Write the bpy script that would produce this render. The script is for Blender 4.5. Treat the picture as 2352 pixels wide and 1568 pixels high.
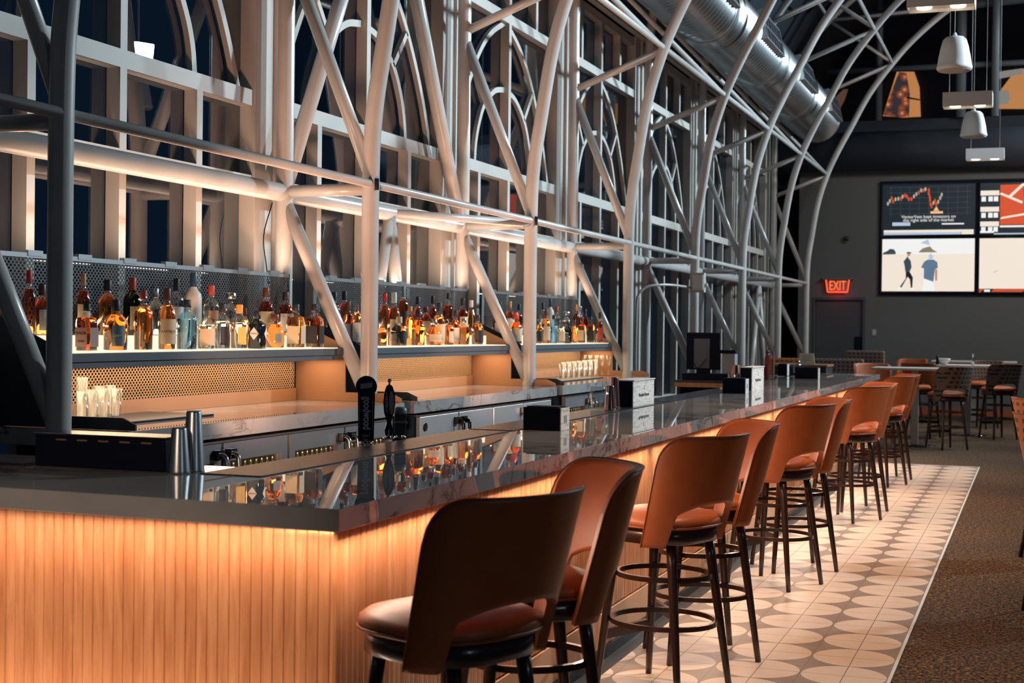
import bpy, bmesh, math, random
from mathutils import Vector, Matrix
random.seed(7)
PI = math.pi
for o in list(bpy.data.objects): bpy.data.objects.remove(o)
S = bpy.context.scene
COL = S.collection

# ------------------------------------------------------------------ camera
CZ = 1.6155
YAW, PIT, ROL, FPX = 0.344270943, -0.008333446, -0.0118237715, 3347.8
F = Vector((-math.sin(YAW)*math.cos(PIT), math.cos(YAW)*math.cos(PIT), math.sin(PIT)))
R0 = F.cross(Vector((0, 0, 1))).normalized(); D0 = F.cross(R0)
RX = R0*math.cos(ROL)+D0*math.sin(ROL); DX = -R0*math.sin(ROL)+D0*math.cos(ROL)
CAM = Vector((0, 0, CZ))
cd = bpy.data.cameras.new('camera'); cam = bpy.data.objects.new('camera', cd); COL.objects.link(cam)
U0 = -DX; B0 = -F
cam.matrix_world = Matrix(((RX.x, U0.x, B0.x, 0), (RX.y, U0.y, B0.y, 0), (RX.z, U0.z, B0.z, CZ), (0, 0, 0, 1)))
cd.sensor_width = 36; cd.lens = FPX/2352*36; cd.clip_end = 200; cd.clip_start = 0.05
cd.dof.use_dof = True; cd.dof.focus_distance = 8.2; cd.dof.aperture_fstop = 4.5
S.camera = cam

def at(u, v, x=None, y=None, z=None):
    """point on the plane x=, y= or z= that is seen at photo position u, v"""
    d = RX*((u-1176)/FPX)+DX*((v-784)/FPX)+F
    t = x/d.x if x is not None else y/d.y if y is not None else (z-CZ)/d.z
    return CAM+d*t

# ------------------------------------------------------------------ world, exposure
w = bpy.data.worlds.new('night'); S.world = w; w.use_nodes = True
w.node_tree.nodes['Background'].inputs[0].default_value = (0.009, 0.021, 0.042, 1)
w.node_tree.nodes['Background'].inputs[1].default_value = 0.6
S.view_settings.view_transform = 'Standard'; S.view_settings.look = 'None'
S.view_settings.gamma = 1.0; S.view_settings.exposure = 0.0
S.view_settings.use_curve_mapping = False
S.cycles.transparent_max_bounces = 32
S.cycles.max_bounces = 10; S.cycles.transmission_bounces = 10; S.cycles.glossy_bounces = 5
S.cycles.sample_clamp_indirect = 4.0
S.cycles.caustics_reflective = False; S.cycles.caustics_refractive = False

# ------------------------------------------------------------------ large lights
def area(name, loc, rot, sx, sy, power, col, spread=180):
    l = bpy.data.lights.new(name, 'AREA'); l.shape = 'RECTANGLE'; l.size = sx; l.size_y = sy
    l.energy = power; l.color = col; l.spread = math.radians(spread)
    o = bpy.data.objects.new(name, l); o.location = loc; o.rotation_euler = rot; COL.objects.link(o)
    return o
def aim(o, target):
    d = Vector(target)-Vector(o.location); o.rotation_euler = d.to_track_quat('-Z', 'Y').to_euler()
def aim_y(o, target):
    """aim a long lamp at a target while its length stays along the bar"""
    d = (Vector(target)-Vector(o.location)).normalized(); z = -d; y = Vector((0, 1, 0)); x = y.cross(z).normalized(); y = z.cross(x)
    o.rotation_euler = Matrix((x, y, z)).transposed().to_euler()
def spot(name, loc, target, power, col, ang=60, blend=0.6, rad=0.06):
    l = bpy.data.lights.new(name, 'SPOT'); l.energy = power; l.color = col
    l.spot_size = math.radians(ang); l.spot_blend = blend; l.shadow_soft_size = rad
    o = bpy.data.objects.new(name, l); o.location = loc; COL.objects.link(o); aim(o, target)
    return o
COOL = (0.72, 0.90, 1.0); WARM = (1.0, 0.55, 0.26); LEDC = (1.0, 0.72, 0.54); AMB = (1.0, 0.66, 0.40); WHITE = (1.0, 0.90, 0.80)
# hall lamps (cool), high on the right: they rim the steel from the side
for y, pw in ((15.5, 330), (23, 340), (29.5, 260)):
    l = area('ceiling_lamp', (5.0, y, 6.6), (0, 0, 0), 0.4, 0.4, pw, COOL, 84); aim(l, (-4.2, y-4.5, 4.6))
l = area('hall_light', (6.0, 1.0, 4.5), (0, 0, 0), 1.0, 1.0, 22, COOL); aim(l, (-3.5, 7, 2.2))
# added fill for the far wall, lamp over the dining side, added low aisle fills
l = area('far_end_light', (1.5, 26.0, 6.0), (0, 0, 0), 1.0, 1.0, 130, (1.0, 0.86, 0.74)); aim(l, (-0.6, 30.4, 1.8))  # added to brighten the far wall
l = area('far_end_light', (1.0, 22.0, 7.5), (0, 0, 0), 1.0, 1.0, 160, (0.85, 0.93, 1.0)); aim(l, (-1.0, 22.5, 0))
l = area('aisle_fill', (-3.6, 6.4, 0.93), (0, 0, 0), 0.3, 0.3, 19, (1.0, 0.54, 0.36), 75); aim(l, (-4.6, 11.0, 3.9))  # added low lamp, warms the steel frames
l = area('aisle_fill', (-3.6, 10.0, 0.93), (0, 0, 0), 0.3, 0.3, 14, (1.0, 0.54, 0.36), 75); aim(l, (-4.6, 14.5, 3.9))  # second added lamp, same warm fill farther along
# track spots over the stools and the tiled strip
for y, pw in ((7.2, 640), (10.4, 820), (13.4, 780), (16.2, 500)):
    spot('warm_spot', (-0.3, y, 5.2), (-1.3, y+0.3, 0), pw, (1.0, 0.61, 0.36), 54, 0.9, 0.10)
# added spot without a fixture, brightening the near end of the bar
spot('warm_spot', (-2.6, 0.2, 3.4), (-3.1, 4.0, 0.55), 270, (1.0, 0.72, 0.54), 34, 0.8, 0.12)
# LED strips under the bar top; the strips clear of its edge are added
def strip(name, loc, lx, ly, power, col, rot=(0, 0, 0), spread=180):
    return area(name, loc, rot, lx, ly, power, col, spread)
for y in (5.8, 9.8, 13.8, 17.9):
    l = strip('bar_strip', (-1.962, y, 0.992), 0.012, 3.9, 17, LEDC); aim_y(l, (-1.70, y, 0.72))
    l = strip('bar_strip', (-1.925, y, 0.988), 0.014, 3.9, 7, LEDC, spread=110); aim_y(l, (-1.99, y, 0.72))  # added strip off the slab edge, spreads the glow down the wood
strip('bar_strip', (-3.0, 3.985, 0.992), 2.0, 0.012, 1.5, LEDC, (0, 0, 0))
l = strip('bar_strip', (-3.0, 3.92, 0.985), 2.1, 0.014, 5.5, LEDC, spread=160); l.rotation_euler = (math.radians(12), 0, 0)  # added strip in open air, lights the end wood but not the slab
l = strip('end_fill_strip', (-3.0, 3.90, 0.20), 2.1, 0.014, 7, LEDC, spread=120); l.rotation_euler = (math.radians(168), 0, 0)  # added up-facing strip near the floor, evens the end wood glow

# ------------------------------------------------------------------ node helpers
def mat(name):
    m = bpy.data.materials.new(name); m.use_nodes = True
    nt = m.node_tree; b = nt.nodes['Principled BSDF']
    return m, nt, b
def pm(name, col, rough=0.5, metal=0.0, **k):
    m, nt, b = mat(name)
    b.inputs['Base Color'].default_value = (*col, 1); b.inputs['Roughness'].default_value = rough
    b.inputs['Metallic'].default_value = metal
    for a, v in k.items():
        b.inputs[a.replace('_', ' ')].default_value = v
    return m
def em(name, col, s):
    m, nt, b = mat(name)
    b.inputs['Base Color'].default_value = (*[c*0.06 for c in col], 1)
    b.inputs['Emission Color'].default_value = (*col, 1); b.inputs['Emission Strength'].default_value = s
    b.inputs['Roughness'].default_value = 0.5
    return m
def N(nt, t, **k):
    n = nt.nodes.new(t)
    for a, v in k.items(): setattr(n, a, v)
    return n
def mth(nt, op, a, b=None, c=None):
    n = N(nt, 'ShaderNodeMath', operation=op)
    for i, v in enumerate((a, b, c)):
        if v is None: continue
        if isinstance(v, (int, float)): n.inputs[i].default_value = v
        else: nt.links.new(v, n.inputs[i])
    return n.outputs[0]
def mixc(nt, f, a, b):
    n = N(nt, 'ShaderNodeMix', data_type='RGBA')
    for i, v in ((0, f), (6, a), (7, b)):
        if isinstance(v, (int, float)): n.inputs[i].default_value = v
        elif isinstance(v, tuple): n.inputs[i].default_value = (*v, 1)
        else: nt.links.new(v, n.inputs[i])
    return n.outputs[2]
def pos(nt):
    g = N(nt, 'ShaderNodeNewGeometry'); s = N(nt, 'ShaderNodeSeparateXYZ'); nt.links.new(g.outputs['Position'], s.inputs[0])
    return g.outputs['Position'], s.outputs
def objc(nt):
    g = N(nt, 'ShaderNodeTexCoord'); s = N(nt, 'ShaderNodeSeparateXYZ'); nt.links.new(g.outputs['Object'], s.inputs[0])
    return g.outputs['Object'], s.outputs
def noise(nt, vec, scale, detail=3, rough=0.5, dist=0.0, sc=None):
    if sc:
        mp = N(nt, 'ShaderNodeMapping'); mp.inputs['Scale'].default_value = sc; nt.links.new(vec, mp.inputs[0]); vec = mp.outputs[0]
    n = N(nt, 'ShaderNodeTexNoise'); nt.links.new(vec, n.inputs['Vector'])
    n.inputs['Scale'].default_value = scale; n.inputs['Detail'].default_value = detail
    n.inputs['Roughness'].default_value = rough; n.inputs['Distortion'].default_value = dist
    return n.outputs[0]
def ramp(nt, f, stops):
    n = N(nt, 'ShaderNodeValToRGB'); nt.links.new(f, n.inputs[0]); e = n.color_ramp.elements
    while len(e) < len(stops): e.new(0.5)
    for i, (p, c) in enumerate(stops):
        e[i].position = p; e[i].color = (*c, 1) if len(c) == 3 else c
    return n.outputs[0]
def bump(nt, b, h, s=0.2, d=0.01):
    n = N(nt, 'ShaderNodeBump'); n.inputs['Strength'].default_value = s; n.inputs['Distance'].default_value = d
    nt.links.new(h, n.inputs['Height']); nt.links.new(n.outputs[0], b.inputs['Normal'])

# ------------------------------------------------------------------ materials
M = {}
def m_steel():
    m, nt, b = mat('white_painted_steel'); p, _ = pos(nt)
    nt.links.new(ramp(nt, noise(nt, p, 3, 5), [(0.3, (0.42, 0.415, 0.40)), (0.7, (0.51, 0.50, 0.485))]), b.inputs['Base Color'])
    b.inputs['Roughness'].default_value = 0.27; bump(nt, b, noise(nt, p, 220, 2), 0.06, 0.002); return m
M['steel'] = m_steel()
M['frame'] = pm('window_frame_paint', (0.42, 0.40, 0.37), 0.55)
def m_glass(name, tint, refl=0.10, rough=0.0):
    m = bpy.data.materials.new(name); m.use_nodes = True; nt = m.node_tree; nt.nodes.clear()
    o = N(nt, 'ShaderNodeOutputMaterial'); t = N(nt, 'ShaderNodeBsdfTransparent'); g = N(nt, 'ShaderNodeBsdfGlossy')
    t.inputs[0].default_value = (*tint, 1); g.inputs['Roughness'].default_value = rough; g.inputs['Color'].default_value = (1, 1, 1, 1)
    lw = N(nt, 'ShaderNodeLayerWeight'); lw.inputs[0].default_value = 0.45
    f = mth(nt, 'MULTIPLY_ADD', lw.outputs['Facing'], refl*3.0, refl*0.5)
    mx = N(nt, 'ShaderNodeMixShader'); nt.links.new(f, mx.inputs[0]); nt.links.new(t.outputs[0], mx.inputs[1]); nt.links.new(g.outputs[0], mx.inputs[2])
    nt.links.new(mx.outputs[0], o.inputs[0]); return m
M['pane'] = m_glass('window_glass', (0.60, 0.68, 0.72), 0.10)
M['glass'] = m_glass('clear_glass', (0.93, 0.95, 0.95), 0.07, 0.09)
M['bglass'] = m_glass('pale_blue_glass', (0.55, 0.80, 0.95), 0.08)
M['gglass'] = m_glass('green_glass', (0.16, 0.17, 0.05), 0.08)
M['kglass'] = pm('black_glass', (0.006, 0.012, 0.016), 0.06, Coat_Weight=0.6)
M['wglass'] = pm('frosted_glass', (0.85, 0.84, 0.80), 0.45, Transmission_Weight=0.35)
def liq(name, col):
    return pm(name, col, 0.03, 0, Transmission_Weight=1.0, IOR=1.22)
M['amber'] = liq('amber_whiskey', (1.0, 0.33, 0.07)); M['dark'] = liq('dark_whiskey', (0.80, 0.15, 0.045))
M['gold'] = liq('golden_whiskey', (1.0, 0.42, 0.12)); M['pale'] = liq('pale_spirit', (0.97, 0.93, 0.80))
M['water'] = liq('clear_spirit', (0.95, 0.97, 0.97))
def m_marble():
    m, nt, b = mat('grey_veined_stone'); p, _ = pos(nt)
    n1 = noise(nt, p, 1.3, 6, 0.6, 1.6, (1, 1, 1.5)); v = mth(nt, 'ABSOLUTE', mth(nt, 'SUBTRACT', n1, 0.5))
    vein = ramp(nt, v, [(0.0, (1, 1, 1)), (0.015, (0.2, 0.2, 0.2)), (0.06, (0, 0, 0))])
    n2 = noise(nt, p, 0.9, 2); msk = ramp(nt, n2, [(0.42, (0, 0, 0)), (0.54, (1, 1, 1))])
    f = mth(nt, 'MULTIPLY', vein, msk)
    base = ramp(nt, noise(nt, p, 2.2, 5), [(0.3, (0.26, 0.265, 0.265)), (0.7, (0.36, 0.36, 0.355))])
    nt.links.new(mixc(nt, f, base, (0.10, 0.075, 0.075)), b.inputs['Base Color'])
    b.inputs['Roughness'].default_value = 0.012; b.inputs['IOR'].default_value = 1.62; return m
M['marble'] = m_marble()
def m_wood():
    m, nt, b = mat('honey_oak_slats'); p, s = pos(nt)
    idx = mth(nt, 'FLOOR', mth(nt, 'MULTIPLY', mth(nt, 'ADD', s[0], s[1]), 25.0))
    wn = N(nt, 'ShaderNodeTexWhiteNoise', noise_dimensions='1D'); nt.links.new(idx, wn.inputs['W'])
    g = noise(nt, p, 9, 6, 0.65, 0.6, (3.5, 3.5, 0.35))
    c1 = ramp(nt, g, [(0.25, (0.35, 0.135, 0.05)), (0.5, (0.52, 0.23, 0.10)), (0.75, (0.64, 0.33, 0.165))])
    c2 = mixc(nt, mth(nt, 'MULTIPLY', wn.outputs[0], 0.45), c1, (0.38, 0.13, 0.045))
    nt.links.new(c2, b.inputs['Base Color']); b.inputs['Roughness'].default_value = 0.42
    bump(nt, b, g, 0.1, 0.004); return m
M['wood'] = m_wood()
def m_leather():
    m, nt, b = mat('tan_leather'); p, _ = objc(nt)
    nt.links.new(ramp(nt, noise(nt, p, 9, 3), [(0.3, (0.39, 0.100, 0.028)), (0.7, (0.46, 0.125, 0.034))]), b.inputs['Base Color'])
    b.inputs['Roughness'].default_value = 0.46; b.inputs['Coat Weight'].default_value = 0.05; b.inputs['Coat Roughness'].default_value = 0.3
    bump(nt, b, noise(nt, p, 260, 3), 0.12, 0.002); return m
M['leather'] = m_leather()
M['pipe_leather'] = pm('dark_tan_piping', (0.26, 0.07, 0.022), 0.4)
M['darkwood'] = pm('espresso_wood', (0.035, 0.016, 0.012), 0.28, Coat_Weight=0.3)
M['black'] = pm('black_plastic', (0.005, 0.008, 0.018), 0.45, Specular_IOR_Level=0.25)
M['matte'] = pm('matte_black', (0.004, 0.007, 0.018), 0.6, Specular_IOR_Level=0.12)
M['gloss'] = pm('gloss_black', (0.006, 0.008, 0.014), 0.12)
M['steelb'] = pm('brushed_steel', (0.45, 0.46, 0.47), 0.30, 1.0)
M['chrome'] = pm('chrome', (0.72, 0.73, 0.74), 0.10, 1.0)
M['bronze'] = pm('bronze_laminate', (0.34, 0.17, 0.085), 0.42, 0.25)
M['copper'] = pm('copper_shaker', (0.42, 0.22, 0.18), 0.22, 1.0)
M['navyfin'] = pm('charcoal_panel', (0.014, 0.017, 0.026), 0.5)
M['stone'] = pm('charcoal_shelf_stone', (0.085, 0.10, 0.115), 0.35)
M['paper'] = pm('white_paper', (0.75, 0.72, 0.66), 0.6)
M['cream'] = pm('cream_paper', (0.62, 0.50, 0.33), 0.6)
M['kpaper'] = pm('black_paper', (0.015, 0.015, 0.018), 0.5)
M['red'] = pm('red_wax', (0.50, 0.035, 0.015), 0.35)
M['redp'] = pm('red_paper', (0.45, 0.06, 0.03), 0.5)
M['tanp'] = pm('tan_cap', (0.50, 0.25, 0.11), 0.5)
M['orange'] = pm('orange_cap', (0.75, 0.30, 0.05), 0.5)
M['brown'] = pm('brown_cap', (0.10, 0.035, 0.018), 0.4)
M['silver'] = pm('silver_cap', (0.75, 0.74, 0.70), 0.25, 1.0)
M['greyp'] = pm('grey_blue_paper', (0.20, 0.27, 0.32), 0.5)
M['yellowp'] = pm('yellow_paper', (0.72, 0.50, 0.14), 0.5)
M['copperp'] = pm('copper_paper', (0.62, 0.30, 0.14), 0.4)
M['pink'] = pm('dusty_pink_paper', (0.42, 0.22, 0.18), 0.5)
M['bluep'] = pm('dark_blue_foil', (0.02, 0.06, 0.12), 0.35)
M['rubber'] = None
def m_perf(name, col, rough, metal, pitch=0.030, r=0.0098):
    """sheet metal with staggered round holes, in the Y-Z plane"""
    m = bpy.data.materials.new(name); m.use_nodes = True; nt = m.node_tree; b = nt.nodes['Principled BSDF']; o = nt.nodes['Material Output']
    b.inputs['Base Color'].default_value = (*col, 1); b.inputs['Roughness'].default_value = rough; b.inputs['Metallic'].default_value = metal
    _, s = pos(nt); rows = pitch*0.5
    zz = mth(nt, 'DIVIDE', s[2], rows); row = mth(nt, 'FLOOR', zz)
    off = mth(nt, 'MULTIPLY', mth(nt, 'MODULO', mth(nt, 'ABSOLUTE', row), 2.0), 0.5)
    yy = mth(nt, 'FRACT', mth(nt, 'ADD', mth(nt, 'DIVIDE', s[1], pitch), off))
    dy = mth(nt, 'MULTIPLY', mth(nt, 'SUBTRACT', yy, 0.5), pitch)
    dz = mth(nt, 'MULTIPLY', mth(nt, 'SUBTRACT', mth(nt, 'FRACT', zz), 0.5), rows)
    d = mth(nt, 'SQRT', mth(nt, 'ADD', mth(nt, 'MULTIPLY', dy, dy), mth(nt, 'MULTIPLY', mth(nt, 'MULTIPLY', dz, dz), 1.9)))
    hole = mth(nt, 'LESS_THAN', d, r)
    t = N(nt, 'ShaderNodeBsdfTransparent'); mx = N(nt, 'ShaderNodeMixShader')
    nt.links.new(hole, mx.inputs[0]); nt.links.new(b.outputs[0], mx.inputs[1]); nt.links.new(t.outputs[0], mx.inputs[2]); nt.links.new(mx.outputs[0], o.inputs[0])
    return m
M['perf'] = m_perf('perforated_steel', (0.10, 0.10, 0.10), 0.35, 0.7)
M['perf_lit'] = m_perf('perforated_steel_lit', (0.50, 0.34, 0.20), 0.4, 0.4)  # same steel as above, its warm lit tone put into the colour
def m_mat():
    m, nt, b = mat('ribbed_rubber'); _, s = pos(nt)
    a = mth(nt, 'SINE', mth(nt, 'MULTIPLY', mth(nt, 'ADD', s[0], s[1]), 260)); c = mth(nt, 'SINE', mth(nt, 'MULTIPLY', mth(nt, 'SUBTRACT', s[0], s[1]), 260))
    b.inputs['Base Color'].default_value = (0.02, 0.022, 0.03, 1); b.inputs['Roughness'].default_value = 0.16
    bump(nt, b, mth(nt, 'MULTIPLY', a, c), 0.5, 0.004); return m
M['rubber'] = m_mat()
TD = 0.406; TX = -1.0296; TY = 6.9965
def m_tile():
    m, nt, b = mat('circle_patterned_tile'); p, s = pos(nt)
    fx = mth(nt, 'FRACT', mth(nt, 'DIVIDE', mth(nt, 'SUBTRACT', s[0], TX-8*TD), TD)); fy = mth(nt, 'FRACT', mth(nt, 'DIVIDE', mth(nt, 'SUBTRACT', s[1], TY-40.5*TD), TD))
    ax = mth(nt, 'SUBTRACT', fx, 0.5); ay = mth(nt, 'SUBTRACT', fy, 0.5)
    d = mth(nt, 'SQRT', mth(nt, 'ADD', mth(nt, 'MULTIPLY', ax, ax), mth(nt, 'MULTIPLY', ay, ay)))
    cir = mth(nt, 'LESS_THAN', d, 0.487)
    def gr(f):  # grout at multiples of half
        q = mth(nt, 'FRACT', mth(nt, 'MULTIPLY', f, 2.0)); return mth(nt, 'LESS_THAN', mth(nt, 'MINIMUM', q, mth(nt, 'SUBTRACT', 1.0, q)), 0.011)
    g = mth(nt, 'MAXIMUM', gr(fx), gr(fy))
    dirt = noise(nt, p, 5, 4)
    light = ramp(nt, dirt, [(0.3, (0.66, 0.55, 0.46)), (0.7, (0.72, 0.61, 0.52))]); dk = ramp(nt, dirt, [(0.3, (0.26, 0.21, 0.175)), (0.7, (0.31, 0.25, 0.21))])
    c = mixc(nt, g, mixc(nt, cir, dk, light), (0.20, 0.15, 0.13))
    nt.links.new(c, b.inputs['Base Color']); b.inputs['Roughness'].default_value = 0.38
    bump(nt, b, mth(nt, 'SUBTRACT', 1.0, g), 0.3, 0.003); return m
M['tile'] = m_tile()
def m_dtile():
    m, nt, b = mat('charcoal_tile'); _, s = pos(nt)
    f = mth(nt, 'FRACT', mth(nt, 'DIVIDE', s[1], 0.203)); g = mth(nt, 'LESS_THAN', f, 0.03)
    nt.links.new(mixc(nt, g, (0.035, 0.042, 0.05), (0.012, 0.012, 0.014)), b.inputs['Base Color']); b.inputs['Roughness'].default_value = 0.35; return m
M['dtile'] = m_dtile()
def m_carpet():
    m, nt, b = mat('woven_carpet'); p, s = pos(nt)
    n1 = noise(nt, p, 1, 2, 0.5, 0, (70, 30, 1)); n2 = noise(nt, p, 1, 2, 0.5, 0, (30, 95, 1)); n3 = noise(nt, p, 0.8, 3)
    f = mth(nt, 'MULTIPLY_ADD', n2, 0.55, mth(nt, 'MULTIPLY', n1, 0.45))
    c = ramp(nt, f, [(0.40, (0.010, 0.009, 0.014)), (0.50, (0.085, 0.055, 0.035)), (0.62, (0.26, 0.17, 0.095))])
    c = mixc(nt, mth(nt, 'MULTIPLY', ramp(nt, n3, [(0.4, (0, 0, 0)), (0.7, (1, 1, 1))]), 0.35), c, (0.05, 0.045, 0.05))
    nt.links.new(c, b.inputs['Base Color']); b.inputs['Roughness'].default_value = 0.95
    b.inputs['Specular IOR Level'].default_value = 0.1
    bump(nt, b, f, 0.8, 0.02); return m
M['carpet'] = m_carpet()
def m_plaid():
    m, nt, b = mat('woven_check_fabric'); _, s = objc(nt)
    a = mth(nt, 'FRACT', mth(nt, 'MULTIPLY', s[2], 16.0)); c = mth(nt, 'FRACT', mth(nt, 'MULTIPLY', mth(nt, 'ADD', s[0], s[1]), 14.0))
    f = mth(nt, 'MULTIPLY', mth(nt, 'LESS_THAN', a, 0.45), mth(nt, 'LESS_THAN', c, 0.5))
    nt.links.new(mixc(nt, f, (0.16, 0.11, 0.085), (0.012, 0.012, 0.018)), b.inputs['Base Color']); b.inputs['Roughness'].default_value = 0.75; return m
M['plaid'] = m_plaid()
def m_oplaid():
    m, nt, b = mat('orange_check_fabric'); _, s = objc(nt)
    a = mth(nt, 'FRACT', mth(nt, 'MULTIPLY', s[2], 18.0)); c = mth(nt, 'FRACT', mth(nt, 'MULTIPLY', mth(nt, 'ADD', s[0], s[1]), 12.0))
    f = mth(nt, 'MULTIPLY', mth(nt, 'LESS_THAN', a, 0.45), mth(nt, 'LESS_THAN', c, 0.5))
    nt.links.new(mixc(nt, f, (0.50, 0.17, 0.05), (0.12, 0.035, 0.015)), b.inputs['Base Color']); b.inputs['Roughness'].default_value = 0.6; return m
M['oplaid'] = m_oplaid()
M['wallgrey'] = pm('grey_wall_paint', (0.115, 0.125, 0.13), 0.8)
M['navy'] = pm('navy_ceiling_paint', (0.006, 0.010, 0.022), 0.9)
M['navywall'] = pm('dark_slate_paint', (0.018, 0.028, 0.042), 0.85)
M['doorp'] = pm('dark_door_paint', (0.055, 0.066, 0.078), 0.6)
M['galv'] = pm('galvanised_duct', (0.42, 0.44, 0.45), 0.33, 1.0)
M['whitep'] = pm('white_lamp_housing', (0.60, 0.62, 0.62), 0.5)
M['tabletop'] = pm('white_table_top', (0.60, 0.60, 0.58), 0.3)
M['grit'] = pm('grey_table_leg', (0.30, 0.31, 0.31), 0.5, 0.3)
M['alu'] = pm('aluminium_trim', (0.72, 0.76, 0.78), 0.5, 0.3)
M['skirt'] = pm('rust_baseboard', (0.34, 0.09, 0.03), 0.6)
M['lit'] = em('lit_shelf_acrylic', (1.0, 0.72, 0.47), 1.5)
M['lamp'] = em('lamp_lens', (1.0, 0.74, 0.50), 9.0)
def m_crate():
    m, nt, b = mat('whitewashed_wood'); p, _ = pos(nt)
    g = noise(nt, p, 30, 4, 0.6, 0.5, (0.3, 0.3, 3.0))
    nt.links.new(ramp(nt, g, [(0.35, (0.42, 0.42, 0.40)), (0.55, (0.68, 0.67, 0.64))]), b.inputs['Base Color']); b.inputs['Roughness'].default_value = 0.6; return m
M['crate'] = m_crate()

# ------------------------------------------------------------------ mesh helpers
def new(): return bmesh.new()
def box(bm, a, b_, bev=0.0):
    x0, x1 = sorted((a[0], b_[0])); y0, y1 = sorted((a[1], b_[1])); z0, z1 = sorted((a[2], b_[2]))
    v = [bm.verts.new(p) for p in ((x0, y0, z0), (x1, y0, z0), (x1, y1, z0), (x0, y1, z0), (x0, y0, z1), (x1, y0, z1), (x1, y1, z1), (x0, y1, z1))]
    fs = [bm.faces.new([v[i] for i in f]) for f in ((0, 3, 2, 1), (4, 5, 6, 7), (0, 1, 5, 4), (1, 2, 6, 5), (2, 3, 7, 6), (3, 0, 4, 7))]
    if bev:
        es = {e for f in fs for e in f.edges}
        bmesh.ops.bevel(bm, geom=list(es), offset=bev, segments=2, affect='EDGES', profile=0.7)
    return bm
def pipe(bm, pts, r, seg=16, cap=True, r2=None):
    pts = [Vector(p) for p in pts]; n = len(pts); rings = []
    t0 = (pts[1]-pts[0]).normalized(); up = Vector((0, 0, 1)) if abs(t0.z) < 0.9 else Vector((1, 0, 0))
    nx = t0.cross(up).normalized()
    for i in range(n):
        t = (pts[min(i+1, n-1)]-pts[max(i-1, 0)]).normalized()
        nx = (nx-t*nx.dot(t)).normalized(); ny = t.cross(nx)
        rr = r if r2 is None else r+(r2-r)*i/(n-1)
        rings.append([bm.verts.new(pts[i]+(nx*math.cos(2*PI*k/seg)+ny*math.sin(2*PI*k/seg))*rr) for k in range(seg)])
    for a, c in zip(rings, rings[1:]):
        for k in range(seg):
            f = bm.faces.new((a[k], a[(k+1) % seg], c[(k+1) % seg], c[k])); f.smooth = True
    if cap: bm.faces.new(rings[0][::-1]); bm.faces.new(rings[-1])
    return bm
def lathe(bm, prof, c=(0, 0, 0), seg=24, sq=None, sy=1.0, close=True):
    """prof = (radius, z) from the bottom up; sq = superellipse power for squarish bodies"""
    rings = []
    for r, z in prof:
        ring = []
        for k in range(seg):
            a = 2*PI*(k+0.5)/seg; q = 1.0
            if sq: q = (abs(math.cos(a))**sq+abs(math.sin(a))**sq)**(-1/sq)
            ring.append(bm.verts.new((c[0]+r*q*math.cos(a), c[1]+r*q*sy*math.sin(a), c[2]+z)))
        rings.append(ring)
    for a, b_ in zip(rings, rings[1:]):
        for k in range(seg):
            f = bm.faces.new((a[k], a[(k+1) % seg], b_[(k+1) % seg], b_[k])); f.smooth = True
    if close: bm.faces.new(rings[0][::-1]); bm.faces.new(rings[-1])
    return bm
def prism(bm, poly, axis, lo, hi):
    """2-D outline extruded along an axis; outline in the other two axes in order"""
    def P(a, b_, t):
        return {'x': (t, a, b_), 'y': (a, t, b_), 'z': (a, b_, t)}[axis]
    A = [bm.verts.new(P(a, b_, lo)) for a, b_ in poly]; B = [bm.verts.new(P(a, b_, hi)) for a, b_ in poly]
    n = len(poly); bm.faces.new(A); bm.faces.new(B[::-1])
    for i in range(n): bm.faces.new((A[i], B[i], B[(i+1) % n], A[(i+1) % n]))
    bmesh.ops.recalc_face_normals(bm, faces=bm.faces[:]); return bm
def obj(name, bm, m, parent=None, world=False, bev=0.0, smooth=False):
    if world and parent is not None:
        bmesh.ops.translate(bm, verts=bm.verts[:], vec=-world_loc(parent))
    me = bpy.data.meshes.new(name); bm.to_mesh(me); bm.free()
    if m is not None: me.materials.append(m)
    o = bpy.data.objects.new(name, me); COL.objects.link(o)
    if parent is not None: o.parent = parent
    if smooth:
        for p in me.polygons: p.use_smooth = True
    if bev:
        md = o.modifiers.new('bevel', 'BEVEL'); md.width = bev; md.segments = 2; md.limit_method = 'ANGLE'
    return o
def world_loc(p):
    v = Vector((0, 0, 0))
    while p is not None: v += Vector(p.location); p = p.parent
    return v
def thing(name, label, cat, loc=(0, 0, 0), rotz=0, group=None):
    o = bpy.data.objects.new(name, None); COL.objects.link(o); o.empty_display_size = 0.1
    o.location = loc; o.rotation_euler = (0, 0, rotz); o['label'] = label; o['category'] = cat
    if group: o['group'] = group
    return o
def tag(o, label, cat, group=None):
    o['label'] = label; o['category'] = cat
    if group: o['group'] = group
    return o
def struct(name, bm, m, parent=None, bev=0.0):
    o = obj(name, bm, m, parent, bev=bev)
    if parent is None: o['kind'] = 'structure'
    return o
def dup(root, loc, rotz, label, group=None):
    r = root.copy(); COL.objects.link(r); r.location = loc; r.rotation_euler = (0, 0, rotz); r['label'] = label
    if group: r['group'] = group
    def rec(a, b_):
        for ch in list(a.children):
            if ch.name not in S.objects and ch.name not in bpy.data.objects: continue
            c = ch.copy(); COL.objects.link(c); c.parent = b_; rec(ch, c)
    rec(root, r); return r
FONT = None
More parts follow.
